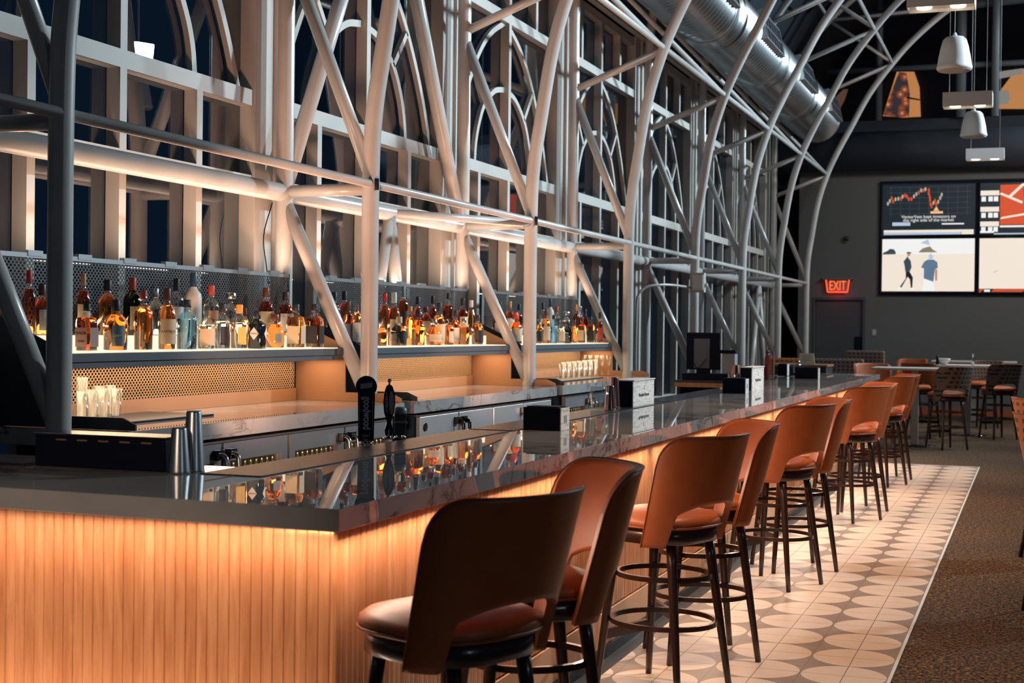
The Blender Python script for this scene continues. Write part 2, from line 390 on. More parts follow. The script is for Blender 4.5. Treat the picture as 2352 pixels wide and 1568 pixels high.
def text(name, s, size, o3, right, up, m, parent, world=True, ext=0.0006, align='CENTER', sx=1.0, off=0.0):
    cu = bpy.data.curves.new(name, 'FONT'); cu.body = s; cu.size = size; cu.extrude = ext; cu.offset = off; cu.align_x = align; cu.align_y = 'CENTER'
    t = bpy.data.objects.new(name, cu); COL.objects.link(t)
    bpy.context.view_layer.update()
    me = bpy.data.meshes.new_from_object(t.evaluated_get(bpy.context.evaluated_depsgraph_get()))
    bpy.data.objects.remove(t)
    rt = Vector(right).normalized(); u = Vector(up).normalized(); n = rt.cross(u); o3 = Vector(o3)
    if world and parent is not None: o3 = o3-world_loc(parent)
    for v in me.vertices: v.co = o3+rt*v.co.x*sx+u*v.co.y+n*v.co.z
    me.materials.clear(); me.materials.append(m); me.name = name
    ob = bpy.data.objects.new(name, me); COL.objects.link(ob); ob.parent = parent; return ob
def spline(pts, n=8):
    """Catmull-Rom through the points"""
    P = [Vector(p) for p in pts]; P = [P[0]*2-P[1]]+P+[P[-1]*2-P[-2]]; out = []
    for i in range(1, len(P)-2):
        for k in range(n):
            t = k/n; a, b_, c, d = P[i-1:i+3]
            out.append(0.5*((2*b_)+(c-a)*t+(2*a-5*b_+4*c-d)*t*t+(3*b_-a-3*c+d)*t**3))
    out.append(P[-2]); return out

# ================================================================== THE ROOM
YC = [5.75+3.4*i for i in range(8)]            # steel frames along the window wall
FX, BX = -4.33, -5.0                           # front ribs, back columns
WY = 30.45                                     # far wall

# floor
bm = new(); box(bm, (-9, -3, -0.10), (9, 34, -0.012)); struct('floor', bm, M['navy'])
bm = new(); box(bm, (-0.605, -2, -0.011), (9, WY, 0.0)); struct('floor_carpet', bm, M['carpet'])
bm = new(); box(bm, (-5.6, 18.69, -0.011), (-0.606, WY, 0.0)); struct('floor_carpet_far', bm, M['carpet'])
bm = new(); box(bm, (-1.89, -1, -0.011), (-0.624, 18.67, 0.0)); struct('floor_tile', bm, M['tile'])
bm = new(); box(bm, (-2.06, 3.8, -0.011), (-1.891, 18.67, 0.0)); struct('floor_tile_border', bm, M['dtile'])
bm = new(); box(bm, (-5.6, -1, -0.011), (-2.061, 18.66, 0.0)); struct('floor_service', bm, M['navywall'])
bm = new(); box(bm, (-0.623, -1, -0.011), (-0.607, 18.688, 0.004)); box(bm, (-1.89, 18.672, -0.011), (-0.607, 18.689, 0.004)); struct('trim_1', bm, M['alu'])
# ceiling
bm = new(); box(bm, (-9, -3, 10.2), (9, 37, 10.4)); struct('ceiling', bm, M['navy'])
# far wall with its door opening
dl, dr = at(1872, 700, y=WY).x, at(1982, 700, y=WY).x; dz = at(1926, 688, y=WY).z
WL = -4.63
WT = at(2100, 387, y=WY).z
bm = new(); box(bm, (WL, WY, 0), (dl, WY+0.2, WT)); box(bm, (dl, WY, dz), (dr, WY+0.2, WT)); box(bm, (dr, WY, 0), (9, WY+0.2, WT)); struct('wall_far', bm, M['wallgrey'])
bm = new(); box(bm, (dr, WY-0.02, 0.0), (9, WY-0.001, 0.14)); struct('baseboard_far', bm, M['skirt'])
d1 = bm = new(); box(bm, (dl+0.01, WY+0.05, 0.005), (dr-0.01, WY+0.1, dz-0.01)); door = struct('door_1', bm, M['doorp'])
bm = new(); box(bm, (dl-0.05, WY-0.015, 0), (dl, WY-0.001, dz+0.05)); box(bm, (dr, WY-0.015, 0), (dr+0.05, WY-0.001, dz+0.05)); box(bm, (dl, WY-0.015, dz), (dr, WY-0.001, dz+0.05)); obj('door_frame', bm, M['doorp'], door)
bm = new(); box(bm, (dr-0.16, WY+0.02, 0.85), (dr-0.02, WY+0.049, 1.55), 0.01); obj('push_plate', bm, M['matte'], door)
# recess left of the far wall, behind the last frames
bm = new(); box(bm, (-6.5, 32.4, 0), (WL, 32.6, 9)); struct('wall_recess', bm, M['navy'])
# dark soffit and gallery above the far wall
zs = at(2200, 270, y=WY+0.35).z
bm = new(); box(bm, (-6.5, WY+0.35, WT-0.3), (9, WY+0.6, zs)); struct('wall_soffit', bm, M['navywall'])
bm = new(); box(bm, (-6.5, WY-0.02, WT-0.02), (9, WY+0.36, WT+0.02)); struct('trim_2', bm, M['wallgrey'])
bm = new(); box(bm, (-9, 36.2, 4), (9, 36.4, 10.2)); struct('wall_gallery', bm, M['navy'])
bm = new()
for a, b_ in ((2276, 2312), (2316, 2352), (2356, 2396)):
    p, q = at(a, 333, y=WY+0.34), at(b_, 298, y=WY+0.34); box(bm, (p.x, WY+0.33, p.z), (q.x, WY+0.349, q.z))
struct('trim_3', bm, M['matte'])
# window wall: one window per bay
def bar2(bm, pts, wd, x0, x1):
    """flat bar following (y, z) points, wd wide, between depths x0 and x1"""
    P = [Vector((p[0], p[1])) for p in pts]; L = []
    for i, p in enumerate(P):
        t = (P[min(i+1, len(P)-1)]-P[max(i-1, 0)]).normalized(); n = Vector((-t.y, t.x))*wd/2; L.append((p+n, p-n))
    V = [[bm.verts.new((x, a.x, a.y)) for x, a in ((x0, l), (x1, l), (x1, r), (x0, r))] for l, r in L]
    for a, b_ in zip(V, V[1:]):
        for k in range(4): bm.faces.new((a[k], a[(k+1) % 4], b_[(k+1) % 4], b_[k]))
    bm.faces.new(V[0][::-1]); bm.faces.new(V[-1])
XF, XG = -5.165, -5.262
for i in range(-2, 7):
    y0 = 5.75+3.4*i; a, b_ = y0+0.18, y0+3.23; c = y0+1.7
    bm = new()
    for y in (c-0.85, c, c+0.85):
        box(bm, (XG, y-0.035, 0.02), (XF-0.0005, y+0.035, 3.21)); box(bm, (XG, y-0.035, 4.83), (XF-0.0005, y+0.035, 5.5))
    box(bm, (XG, c-0.035, 3.21), (XF-0.0005, c+0.035, 4.83))
    for z, h in ((0.05, 0.05), (0.62, 0.04), (2.64, 0.03), (3.21, 0.055), (4.83, 0.05), (5.53, 0.05)):
        box(bm, (XG, a, z-h), (XF, b_, z+h))
    for s_ in (-1, 1):
        bar2(bm, spline([(c+s_*x, z) for x, z in ((0.02, 4.80), (0.45, 4.60), (0.78, 4.33), (1.07, 3.95), (1.27, 3.60), (1.42, 3.25))], 5), 0.055, XG+0.01, XG+0.05)
        bar2(bm, spline([(c+s_*x, z) for x, z in ((0.02, 4.10), (0.32, 4.04), (0.60, 3.86), (0.75, 3.65), (0.83, 3.45), (0.86, 3.25))], 5), 0.055, XG+0.01, XG+0.05)
        bar2(bm, [(c+s_*0.60, 3.87), (c+s_*0.88, 4.20)], 0.05, XG+0.01, XG+0.05)
    wdw = struct('window_%d' % (i+3), bm, M['frame'])
    bm = new(); box(bm, (XG-0.012, a, 0.02), (XG-0.004, b_, 5.5)); obj('pane', bm, M['pane'], wdw)
for i in range(-2, 8):   # pilasters between the windows and the wall above
    y0 = 5.75+3.4*i; bm = new(); box(bm, (-5.45, y0-0.165, 0), (XF+0.02, y0+0.175, 5.62), 0.004); box(bm, (XF+0.02, y0+0.09, 0), (XF+0.05, y0+0.165, 5.6)); struct('trim_%d' % (i+6), bm, M['frame'])
bm = new(); box(bm, (-5.5, -1.2, 5.62), (-5.14, WY, 6.2)); struct('wall_window_head', bm, M['navywall'])
bm = new(); box(bm, (-5.14, -1.2, 5.60), (-5.06, WY, 5.66)); struct('trim_20', bm, M['frame'])
# sloping roof deck behind the arched frames
bm = new(); prism(bm, [(-5.5, 6.2), (-5.3, 6.2), (-5.2, 7.0), (-4.4, 8.3), (-2.9, 9.4), (-0.5, 10.15), (-0.5, 10.3), (-3.0, 9.6), (-4.6, 8.5), (-5.5, 7.0)], 'y', -1.2, 36); struct('ceiling_slope', bm, M['navywall'])
# things outside the windows: a dim terrace wall, so the panes are not empty
bm = new(); box(bm, (-9, -3, -0.01), (-5.6, 34, 0.0)); struct('floor_terrace', bm, M['navywall'])

# ================================================================== STEEL FRAMES
ORD = ['nearest', 'second', 'third', 'fourth', 'fifth', 'sixth', 'seventh', 'farthest']
RIB = [(FX, 0.02), (FX, 1.4), (FX, 2.6), (-4.31, 3.08), (-4.25, 3.5), (-4.13, 4.2), (-3.955, 4.77), (-3.75, 5.23), (-3.50, 5.70), (-3.15, 6.35), (-2.72, 6.93), (-2.28, 7.42), (-1.64, 7.95), (-0.8, 8.45), (0.4, 8.95), (1.8, 9.35)]
BACK = [(BX, 0.02), (BX, 2.56), (BX, 4.36), (BX, 5.3), (-4.93, 6.04), (-4.60, 6.95), (-3.95, 7.85), (-2.95, 8.60), (-1.5, 9.25), (0.4, 9.8)]
for i, y in enumerate(YC):
    t = thing('steel_truss', '%s curved white steel truss frame from the camera, between bar and windows' % ORD[i], 'truss', (FX, y, 0))
    def P(x, z): return (x-FX, 0, z)
    bm = new(); pipe(bm, spline([P(*p) for p in RIB], 6), 0.06, 24); obj('rib', bm, M['steel'], t)
    bm = new(); pipe(bm, spline([P(*p) for p in BACK], 4), 0.062, 20); obj('column', bm, M['steel'], t)
    for (a, b_, r) in (((BX, 2.50), (FX, 1.12), 0.05), ((BX, 2.57), (FX, 2.57), 0.042), ((FX, 2.66), (BX, 4.30), 0.047), ((BX, 4.36), (-3.97, 4.76), 0.04), ((-4.93, 6.04), (-2.74, 6.91), 0.04), ((-2.72, 6.95), (-3.95, 7.85), 0.035), ((-3.95, 7.85), (-1.64, 7.97), 0.035), ((-1.64, 7.97), (-2.2, 8.95), 0.035)):
        bm = new(); pipe(bm, [P(*a), P(*b_)], r, 16); obj('strut', bm, M['steel'], t)
def longpipe(lbl, pts, r):
    bm = new(); pipe(bm, pts, r, 18); o = obj('steel_pipe', bm, M['steel']); tag(o, lbl, 'pipe'); return o
longpipe('thin white steel rail joining the ribs just above the bottles', [(FX+0.015, 2.0, 2.605), (FX+0.015, YC[7], 2.605)], 0.029)
longpipe('thick white steel pipe crossing the windows behind the ribs', [(BX-0.01, 1.5, 2.56), (BX-0.01, YC[7]+0.1, 2.56)], 0.064)
longpipe('thin upper steel rail joining the ribs below the silver duct', [(-3.955, 1, 4.79), (-3.955, YC[7], 4.79)], 0.03)
longpipe('high thin steel rail joining the ribs above the silver duct', [(-2.715, 1, 6.94), (-2.715, YC[7], 6.94)], 0.032)
longpipe('topmost lengthwise steel pipe on the outer curve of the frames', [(-3.95, 1, 7.87), (-3.95, YC[7], 7.87)], 0.035)
# braces in the window plane
ap = at(894, 488, x=BX)
PLACE = {1: 'nearest', 2: 'second', 3: 'third', 4: 'fourth', 5: 'fifth', 6: 'sixth', 7: 'farthest'}
longpipe('wide slanting brace rising right from the second column in front of the glass', [(BX-0.02, YC[1]+0.05, 2.62), (BX-0.02, 10.85, 5.55)], 0.058)
longpipe('wide slanting brace descending right to the third column in front of the glass', [(BX-0.02, YC[2]-0.05, 2.62), (BX-0.02, 10.85, 5.55)], 0.062)
longpipe('lower left leg of the small brace between second and third columns', [(BX, ap.y, 2.52), (BX, 10.35, 0.6)], 0.045)
longpipe('lower right leg of the small brace between second and third columns', [(BX, ap.y, 2.52), (BX, 11.45, 0.6)], 0.055)
longpipe('flat slanting pipe from mid bay to the third rib at rail height', [(BX, ap.y, 2.56), (FX, YC[2]-0.02, 2.58)], 0.034)
a6 = at(1743, 652, x=BX)
longpipe('left leg of the far brace behind the cash register', [(BX, a6.y, 2.5), (BX, a6.y-1.0, 0.2)], 0.05)
longpipe('right leg of the far brace behind the cash register', [(BX, a6.y, 2.5), (BX, a6.y+0.9, 0.2)], 0.05)
for i in range(1, 8):
    longpipe('slanting upper brace running back from the upper rail of the %s rib' % ({1: 'second', 2: 'third', 3: 'fourth', 4: 'fifth', 5: 'sixth', 6: 'seventh', 7: 'farthest'}[i]), [(-3.97, YC[i], 4.79), (BX+0.02, YC[i-1]+0.05, 6.0)], 0.032)

# galvanised duct behind the ribs
t = thing('air_duct', 'long ribbed silver air duct running behind the curved ribs', 'duct', (-4.12, 8, 5.84))
def ring_prof(L, r, pitch=0.15):
    p = []; n = int(L/pitch)
    for k in range(n):
        s0 = k*pitch; p += [(r, s0), (r, s0+pitch*0.55), (r+0.04, s0+pitch*0.70), (r+0.04, s0+pitch*0.85)]
    p.append((r, L)); return p
def tube_y(bm, prof, seg, off):
    tmp = new(); lathe(tmp, prof, (0, 0, 0), seg); bmesh.ops.rotate(tmp, verts=tmp.verts[:], cent=(0, 0, 0), matrix=Matrix.Rotation(-PI/2, 3, 'X')); bmesh.ops.translate(tmp, verts=tmp.verts[:], vec=off)
    me = bpy.data.meshes.new('t'); tmp.to_mesh(me); tmp.free(); bm.from_mesh(me); bpy.data.meshes.remove(me)
for k in range(6):
    y = 8.4+3.5*k-8
    bm = new(); tube_y(bm, ring_prof(3.2, 0.44), 40, (0, y, 0)); obj('duct_segment', bm, M['galv'], t)
    bm = new(); tube_y(bm, [(0.44, 3.2), (0.47, 3.21), (0.47, 3.25), (0.42, 3.26), (0.42, 3.5)], 40, (0, y, 0)); obj('collar', bm, M['galv'], t)
    # supply register on the upper right flank
    bm = new(); c0 = Vector((0.463, 0, 0.10)); n0 = Vector((0.977, 0, 0.211)); u0 = Vector((-0.211, 0, 0.977))
    def q(bm, c, hw, hy, th):
        vs = []
        for sn in (-1, 1):
            for su, sy_ in ((-1, -1), (1, -1), (1, 1), (-1, 1)): vs.append(bm.verts.new(c+n0*th*sn+u0*hw*su+Vector((0, hy*sy_, 0))))
        for f in ((0, 1, 2, 3), (7, 6, 5, 4), (0, 4, 5, 1), (1, 5, 6, 2), (2, 6, 7, 3), (3, 7, 4, 0)): bm.faces.new([vs[j] for j in f])
    yc = y+2.3
    for su in (-1, 1): q(bm, c0+u0*0.2*su+Vector((0, yc, 0)), 0.014, 0.75, 0.035)
    for sy_ in (-1, 1): q(bm, c0+Vector((0, yc+0.75*sy_, 0)), 0.21, 0.018, 0.035)
    rg = obj('register', bm, M['galv'], t)
    bm = new(); q(bm, c0+n0*0.0+Vector((0, yc, 0)), 0.186, 0.73, 0.018); obj('grille', bm, M['matte'], rg)
    bm = new()
    for j in range(6): q(bm, c0+n0*0.026+Vector((0, yc-0.6+0.24*j, 0)), 0.18, 0.012, 0.006)
    q(bm, c0+n0*0.026+Vector((0, yc, 0)), 0.012, 0.70, 0.006); obj('vane', bm, M['galv'], rg)

# roof pipes near the far end
def rod(name, lbl, cat, pts, r, m=M['steel'], grp=None):
    bm = new(); pipe(bm, pts, r, 12); o = obj(name, bm, m); return tag(o, lbl, cat, grp)
M['dimsteel'] = pm('dark_grey_steel', (0.10, 0.12, 0.14), 0.5)
hy = 30.2
a = at(1900, 166, y=hy); b_ = at(2420, 150, y=hy); rod('roof_pipe', 'grey level pipe crossing behind the white hanging speaker', 'pipe', [(a.x, hy, a.z), (4, hy, b_.z+0.1)], 0.06, M['dimsteel'])
a = at(1990, 36, y=hy); rod('roof_pipe', 'grey level pipe near the top edge behind the nearest lamp box', 'pipe', [(a.x, hy, a.z), (4, hy, a.z+0.35)], 0.09, M['dimsteel'])
a = at(2206, 270, y=30.6); rod('roof_post', 'grey upright post behind the white hanging speakers', 'post', [(a.x, 30.6, a.z), (a.x, 30.6, 10.2)], 0.10, M['dimsteel'])
a = at(2285, 265, y=29.9); rod('roof_post', 'thin grey upright post right of the middle lamp box', 'post', [(a.x, 29.9, a.z-0.02), (a.x, 29.9, 10.2)], 0.075, M['dimsteel'])
a = at(2018, 283, y=30.9); rod('roof_post', 'dim upright post between the last ribs and orange mural', 'post', [(a.x, 30.9, a.z), (a.x, 30.9, 10.2)], 0.07, M['dimsteel'])
# wide dark duct under the gallery
bm = new(); zc = at(2040, 335, y=29.4).z
pipe(bm, [(-5.2, 30.22, zc), (4, 30.22, zc)], 0.40, 32); tag(obj('dark_duct', bm, M['navywall']), 'wide dark round duct above the grey far wall', 'duct')

# murals in the gallery
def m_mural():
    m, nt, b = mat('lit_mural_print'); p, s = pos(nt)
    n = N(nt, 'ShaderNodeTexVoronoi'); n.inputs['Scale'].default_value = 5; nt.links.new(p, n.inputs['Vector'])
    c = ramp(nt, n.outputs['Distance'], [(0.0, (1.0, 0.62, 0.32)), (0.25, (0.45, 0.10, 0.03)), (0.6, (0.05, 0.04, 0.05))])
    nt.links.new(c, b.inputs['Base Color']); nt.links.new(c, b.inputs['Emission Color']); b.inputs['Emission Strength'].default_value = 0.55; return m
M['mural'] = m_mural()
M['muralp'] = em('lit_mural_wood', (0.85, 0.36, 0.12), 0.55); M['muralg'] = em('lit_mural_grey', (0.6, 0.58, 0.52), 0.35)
gy = 36.1
t = thing('mural_panel', 'lit triangular mural with orange sparkles and planks in the gallery', 'mural', at(2075, 268, y=gy))
def flat(pts, m, nm, par, y, th=0.02):
    bm = new(); pl = [at(u, v, y=y) for u, v in pts]; prism(bm, [(p.x, p.z) for p in pl], 'y', y-th, y); return obj(nm, bm, m, par, world=True)
flat([(2028, 266), (2060, 165), (2100, 165), (2112, 200), (2115, 268), (2075, 270)], M['muralp'], 'picture', t, gy)
flat([(2028, 264), (2065, 165), (2082, 168), (2090, 215), (2088, 268), (2060, 269)], M['mural'], 'sparkle_picture', t, gy-0.03)
flat([(2083, 222), (2113, 228), (2113, 231), (2083, 226)], M['matte'], 'seam', t, gy-0.06)
t = thing('mural_panel', 'lit mural of orange planks at the right edge of the gallery', 'mural', at(2330, 252, y=gy))
flat([(2290, 250), (2300, 205), (2330, 165), (2352, 158), (2460, 158), (2460, 250)], M['muralp'], 'picture', t, gy)
flat([(2290, 210), (2316, 206), (2320, 228), (2314, 240), (2291, 240)], M['muralg'], 'cup_picture', t, gy-0.03)
flat([(2292, 165), (2350, 157), (2349, 170), (2291, 182)], M['muralg'], 'sign_picture', t, gy-0.03)
t = thing('mural_panel', 'small dim mural seen between the last curved ribs', 'mural', at(1935, 240, y=gy))
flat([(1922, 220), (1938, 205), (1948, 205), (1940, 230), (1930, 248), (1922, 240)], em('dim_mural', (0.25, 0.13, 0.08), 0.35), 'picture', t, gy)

# ================================================================== FAR WALL FITTINGS
sy = WY-0.06
p0, p1 = at(2022, 672, y=sy), at(2022, 420, y=sy); p2 = at(2352, 415, y=sy)
xl, zb, zt = p0.x, p0.z, p1.z; xd = at(2245.5, 540, y=sy).x; cw = xd-xl-0.02; zm = at(2130, 544, y=sy).z
t = thing('video_wall_frame', 'black frame holding four television screens on the far wall', 'frame', (xl, sy, zb))
bm = new(); box(bm, (xl-0.03, sy, zb-0.04), (xl+2*cw+0.10, WY-0.002, zt+0.03)); obj('frame_panel', bm, M['matte'], t, world=True)
def screen(lbl, x0, z0, x1, z1, base, draw):
    t = thing('television', lbl, 'television', (x0, sy-0.02, z0), group=None)
    bm = new(); box(bm, (x0, sy-0.03, z0), (x1, sy-0.001, z1)); obj('casing', bm, M['gloss'], t, world=True)
    bm = new(); box(bm, (x0+0.03, sy-0.034, z0+0.03), (x1-0.03, sy-0.031, z1-0.03)); obj('display', bm, base, t, world=True)
    W_, H_ = x1-x0, z1-z0
    def rect(a, b_, c, d, m, nm='picture_area', dep=0.037):
        bm = new(); box(bm, (x0+a*W_, sy-dep-0.002, z0+b_*H_), (x0+c*W_, sy-dep, z0+d*H_)); return obj(nm, bm, m, t, world=True)
    def poly(pts, m, nm='picture_area', dep=0.041):
        bm = new(); prism(bm, [(x0+a*W_, z0+b_*H_) for a, b_ in pts], 'y', sy-dep-0.002, sy-dep); return obj(nm, bm, m, t, world=True)
    draw(rect, poly, t, x0, z0, W_, H_)
E_ = {k: em('screen_'+k, c, s) for k, c, s in (('dark', (0.02, 0.04, 0.06), 0.35), ('cream', (1.0, 0.88, 0.75), 0.86), ('white', (0.95, 0.95, 0.93), 0.9), ('red', (0.80, 0.09, 0.02), 0.8), ('chart', (0.62, 0.58, 0.42), 0.7), ('blue', (0.55, 0.68, 0.85), 0.8), ('gold', (0.95, 0.55, 0.25), 0.9), ('slate', (0.06, 0.10, 0.14), 0.6), ('shirt', (0.13, 0.22, 0.33), 0.8), ('grid', (0.09, 0.13, 0.16), 0.6), ('sand', (0.30, 0.24, 0.18), 0.8), ('skin', (0.60, 0.30, 0.2), 0.8), ('black', (0.01, 0.015, 0.02), 0.5))}
def d_chart(rect, poly, t, x0, z0, W, H):
    for k in range(9): rect(0.10+0.1*k, 0.36, 0.103+0.1*k, 0.93, E_['grid'], 'grid_line', 0.0355)
    for k in range(6): rect(0.08, 0.42+0.1*k, 0.94, 0.425+0.1*k, E_['grid'], 'grid_line', 0.0355)
    pts = [(0.07, .62, 'c'), (0.09, .67, 'c'), (0.11, .72, 'r'), (.125, .66, 'r'), (0.15, .70, 'c'), (.18, .71, 'c'), (.21, .71, 'r'), (.225, .75, 'c'), (.25, .77, 'r'), (.27, .75, 'r'), (.29, .70, 'r'), (.32, .70, 'r'), (.345, .75, 'c'), (.37, .79, 'c'), (.395, .82, 'r'), (.42, .86, 'c'), (.445, .86, 'r'), (.465, .88, 'c'), (.50, .86, 'r'), (.50, .80, 'r'), (.51, .74, 'r'), (.515, .68, 'r'), (.52, .60, 'r'), (.53, .56, 'r'), (.55, .62, 'c'), (.565, .66, 'r'), (.58, .60, 'r'), (.60, .64, 'c'), (.62, .71, 'c'), (.635, .77, 'c')]
    bmr, bmc = new(), new()
    for a, b_, c in pts:
        q = bmr if c == 'r' else bmc
        prism(q, [(x0+(a+0.011*math.cos(k*PI/4))*W, z0+(b_+0.04*math.sin(k*PI/4))*H) for k in range(8)], 'y', sy-0.043, sy-0.041)
    obj('chart_fall', bmr, E_['red'], t, world=True); obj('chart_rise', bmc, E_['chart'], t, world=True)
    poly([(.55, .47), (.61, .47), (.58, .56)], E_['gold'], 'arrow'); rect(.52, .42, .65, .465, E_['gold'], 'caption_bar', 0.041)
    text('caption_text', 'VectorVest kept investors on', 0.088, (x0+.5*W, sy-0.044, z0+.365*H), (1, 0, 0), (0, 0, 1), E_['white'], t, sx=1.0)
    text('caption_text', 'the right side of the market', 0.088, (x0+.5*W, sy-0.044, z0+.30*H), (1, 0, 0), (0, 0, 1), E_['white'], t, sx=1.0)
    rect(.12, .20, .31, .265, E_['blue'], 'logo_box'); rect(.64, .215, .87, .24, E_['white'], 'web_line')
    rect(.03, .03, .84, .075, E_['blue'], 'ticker_bar'); rect(.03, .075, .97, .12, E_['cream'], 'ticker_bar'); rect(.845, .03, .97, .075, E_['cream'], 'ticker_bar')
def d_red(rect, poly, t, x0, z0, W, H):
    poly([(.22, .93), (.97, .95), (.97, .20), (.22, .20)], E_['red'], 'field', 0.036)
    for z in (.83, .53, .26): rect(.02, z-.09, .21, z, E_['cream'], 'score_bar', 0.041)
    for z in (.69, .39, .13):
        for x in (.03, .10, .155): rect(x, z-.06, x+.045, z+.03, E_['white'], 'score_text', 0.041)
    for a in ([(.30, .72), (.33, .70), (.48, .95), (.44, .95)], [(.21, .76), (.23, .79), (.45, .62), (.44, .58)], [(.22, .30), (.24, .34), (.62, .45), (.62, .41)]): poly(a, E_['cream'], 'field_line')
    poly([(.45, .85), (.70, .85), (.70, .43), (.48, .43)], E_['slate'], 'player_card', 0.044)
    rect(.48, .50, .66, .60, E_['white'], 'card_text', 0.047); poly([(.50, .66), (.66, .64), (.64, .74), (.56, .82), (.50, .78)], E_['cream'], 'player_picture', 0.047); poly([(.54, .66), (.66, .65), (.64, .71), (.55, .72)], E_['red'], 'player_trousers', 0.05)
    rect(.22, .15, .97, .185, E_['white'], 'ticker_bar'); rect(.16, .02, .97, .045, E_['blue'], 'ticker_bar'); rect(.02, .05, .16, .085, E_['white'], 'ticker_bar')
def d_golf(rect, poly, t, x0, z0, W, H):
    rect(.02, .70, .98, .975, E_['white'], 'sky_area', 0.0355)
    poly([(.02, .695), (.03, .73), (.07, .76), (.10, .80), (.14, .79), (.16, .74), (.16, .70)], E_['slate'], 'tree_picture')
    poly([(.40, .73), (.44, .80), (.52, .84), (.55, .78), (.60, .73)], E_['sand'], 'tree_picture'); poly([(.42, .90), (.50, .97), (.52, .86)], E_['blue'], 'tree_picture')
    # walking golfer in dark clothes
    poly([(.285, .66), (.30, .62), (.32, .58), (.33, .46), (.31, .38), (.265, .38), (.255, .50), (.245, .57), (.27, .62)], E_['slate'], 'golfer_jacket')
    poly([(.27, .38), (.31, .38), (.345, .28), (.34, .08), (.325, .08), (.315, .24), (.29, .29), (.225, .09), (.21, .11), (.27, .26)], E_['black'], 'golfer_trousers')
    poly([(.285, .66), (.30, .66), (.315, .68), (.31, .72), (.285, .72)], E_['skin'], 'golfer_face'); poly([(.275, .71), (.325, .71), (.32, .735), (.28, .74)], E_['black'], 'golfer_cap')
    poly([(.185, .03), (.21, .03), (.225, .09), (.205, .11)], E_['white'], 'golfer_shoe', 0.044); poly([(.32, .05), (.365, .05), (.345, .09), (.32, .09)], E_['white'], 'golfer_shoe', 0.044)
    poly([(.50, .60), (.46, .56), (.43, .46), (.46, .44), (.46, .26), (.56, .20), (.575, .42), (.605, .45), (.60, .55), (.56, .60)], E_['shirt'], 'golfer_shirt')
    poly([(.51, .61), (.55, .61), (.555, .66), (.53, .71), (.51, .68)], E_['blue'], 'golfer_cap'); poly([(.575, .42), (.60, .42), (.60, .22), (.58, .22)], E_['skin'], 'golfer_arm'); poly([(.46, .26), (.56, .20), (.58, .03), (.44, .03)], E_['white'], 'golfer_trousers')
def d_cream(rect, poly, t, x0, z0, W, H):
    rect(.0, .0, 1.0, .075, E_['black'], 'ticker_bar'); poly([(.02, .0), (.02, .07), (.07, .07)], E_['red'], 'ticker_mark'); poly([(.14, .02), (.45, .02), (.50, .07), (.17, .07)], E_['red'], 'ticker_mark'); rect(.53, .02, .9, .06, E_['white'], 'ticker_text', 0.041); rect(.07, .02, .13, .06, E_['white'], 'ticker_text', 0.041)
    poly([(.15, .37), (.20, .40), (.22, .40), (.17, .36)], E_['blue'], 'ball_picture')
screen('upper left television showing an orange stock chart on black', xl, zm+0.012, xl+cw, zt-0.02, E_['dark'], d_chart)
screen('upper right television showing a red sports graphic and scores', xl+cw+0.03, zm+0.012, xl+2*cw+0.03, zt-0.02, E_['dark'], d_red)
screen('lower left television showing two golfers walking on pale ground', xl, zb, xl+cw, zm-0.012, E_['cream'], d_golf)
screen('lower right television showing a blank cream picture with red ticker', xl+cw+0.03, zb, xl+2*cw+0.03, zm-0.012, E_['cream'], d_cream)
# exit sign
e = at(1924, 655, y=WY-0.05); t = thing('exit_sign', 'glowing red EXIT sign on the far wall above the door', 'sign', (e.x, WY-0.05, e.z))
bm = new(); box(bm, (e.x-0.30, WY-0.12, e.z+0.115), (e.x+0.30, WY-0.001, e.z+0.165)); box(bm, (e.x-0.06, WY-0.10, e.z+0.166), (e.x+0.06, WY-0.03, e.z+0.19)); obj('housing', bm, M['wallgrey'], t, world=True)
bm = new(); prism(bm, [(e.x-0.20, e.z-0.14), (e.x+0.20, e.z-0.14), (e.x+0.235, e.z+0.11), (e.x-0.235, e.z+0.11)], 'y', WY-0.075, WY-0.06); obj('sign_face', bm, pm('clear_sign_plate', (0.30, 0.17, 0.17), 0.3), t, world=True)
bm = new()
for a, b_ in (((-0.235, 0.11), (-0.20, -0.14)), ((-0.20, -0.14), (0.20, -0.14)), ((0.20, -0.14), (0.235, 0.11))): pipe(bm, [(e.x+a[0], WY-0.08, e.z+a[1]), (e.x+b_[0], WY-0.08, e.z+b_[1])], 0.012, 8)
obj('lit_edge', bm, em('red_glow', (1.0, 0.06, 0.02), 2.5), t, world=True)
text('exit_text', 'EXIT', 0.27, (e.x, WY-0.085, e.z-0.015), (1, 0, 0), (0, 0, 1), em('exit_letters', (1.0, 0.14, 0.03), 1.6), t, sx=0.62, ext=0.004)
l = bpy.data.lights.new('exit_glow', 'POINT'); l.energy = 1.6; l.color = (1, 0.03, 0.02); l.shadow_soft_size = 0.1; lo = bpy.data.objects.new('exit_glow', l); lo.location = (e.x, WY-0.22, e.z-0.18); COL.objects.link(lo)
c = at(1944, 548, y=WY-0.05); t = thing('security_camera', 'small round dome camera on the far wall above the exit sign', 'camera', (c.x, WY-0.05, c.z))
bm = new(); tube_y(bm, [(0.075, 0), (0.075, 0.04), (0.06, 0.049)], 20, (c.x, WY-0.05, c.z)); obj('housing', bm, M['wallgrey'], t, world=True)
bm = new(); bmesh.ops.create_uvsphere(bm, u_segments=16, v_segments=10, radius=0.052); bmesh.ops.translate(bm, verts=bm.verts[:], vec=(c.x, WY-0.055, c.z)); obj('dome', bm, M['gloss'], t, world=True, smooth=True)
c = at(2008, 763, y=WY); t = thing('light_switch', 'small pale switch plate on the far wall right of the door', 'switch', (c.x, WY, c.z))
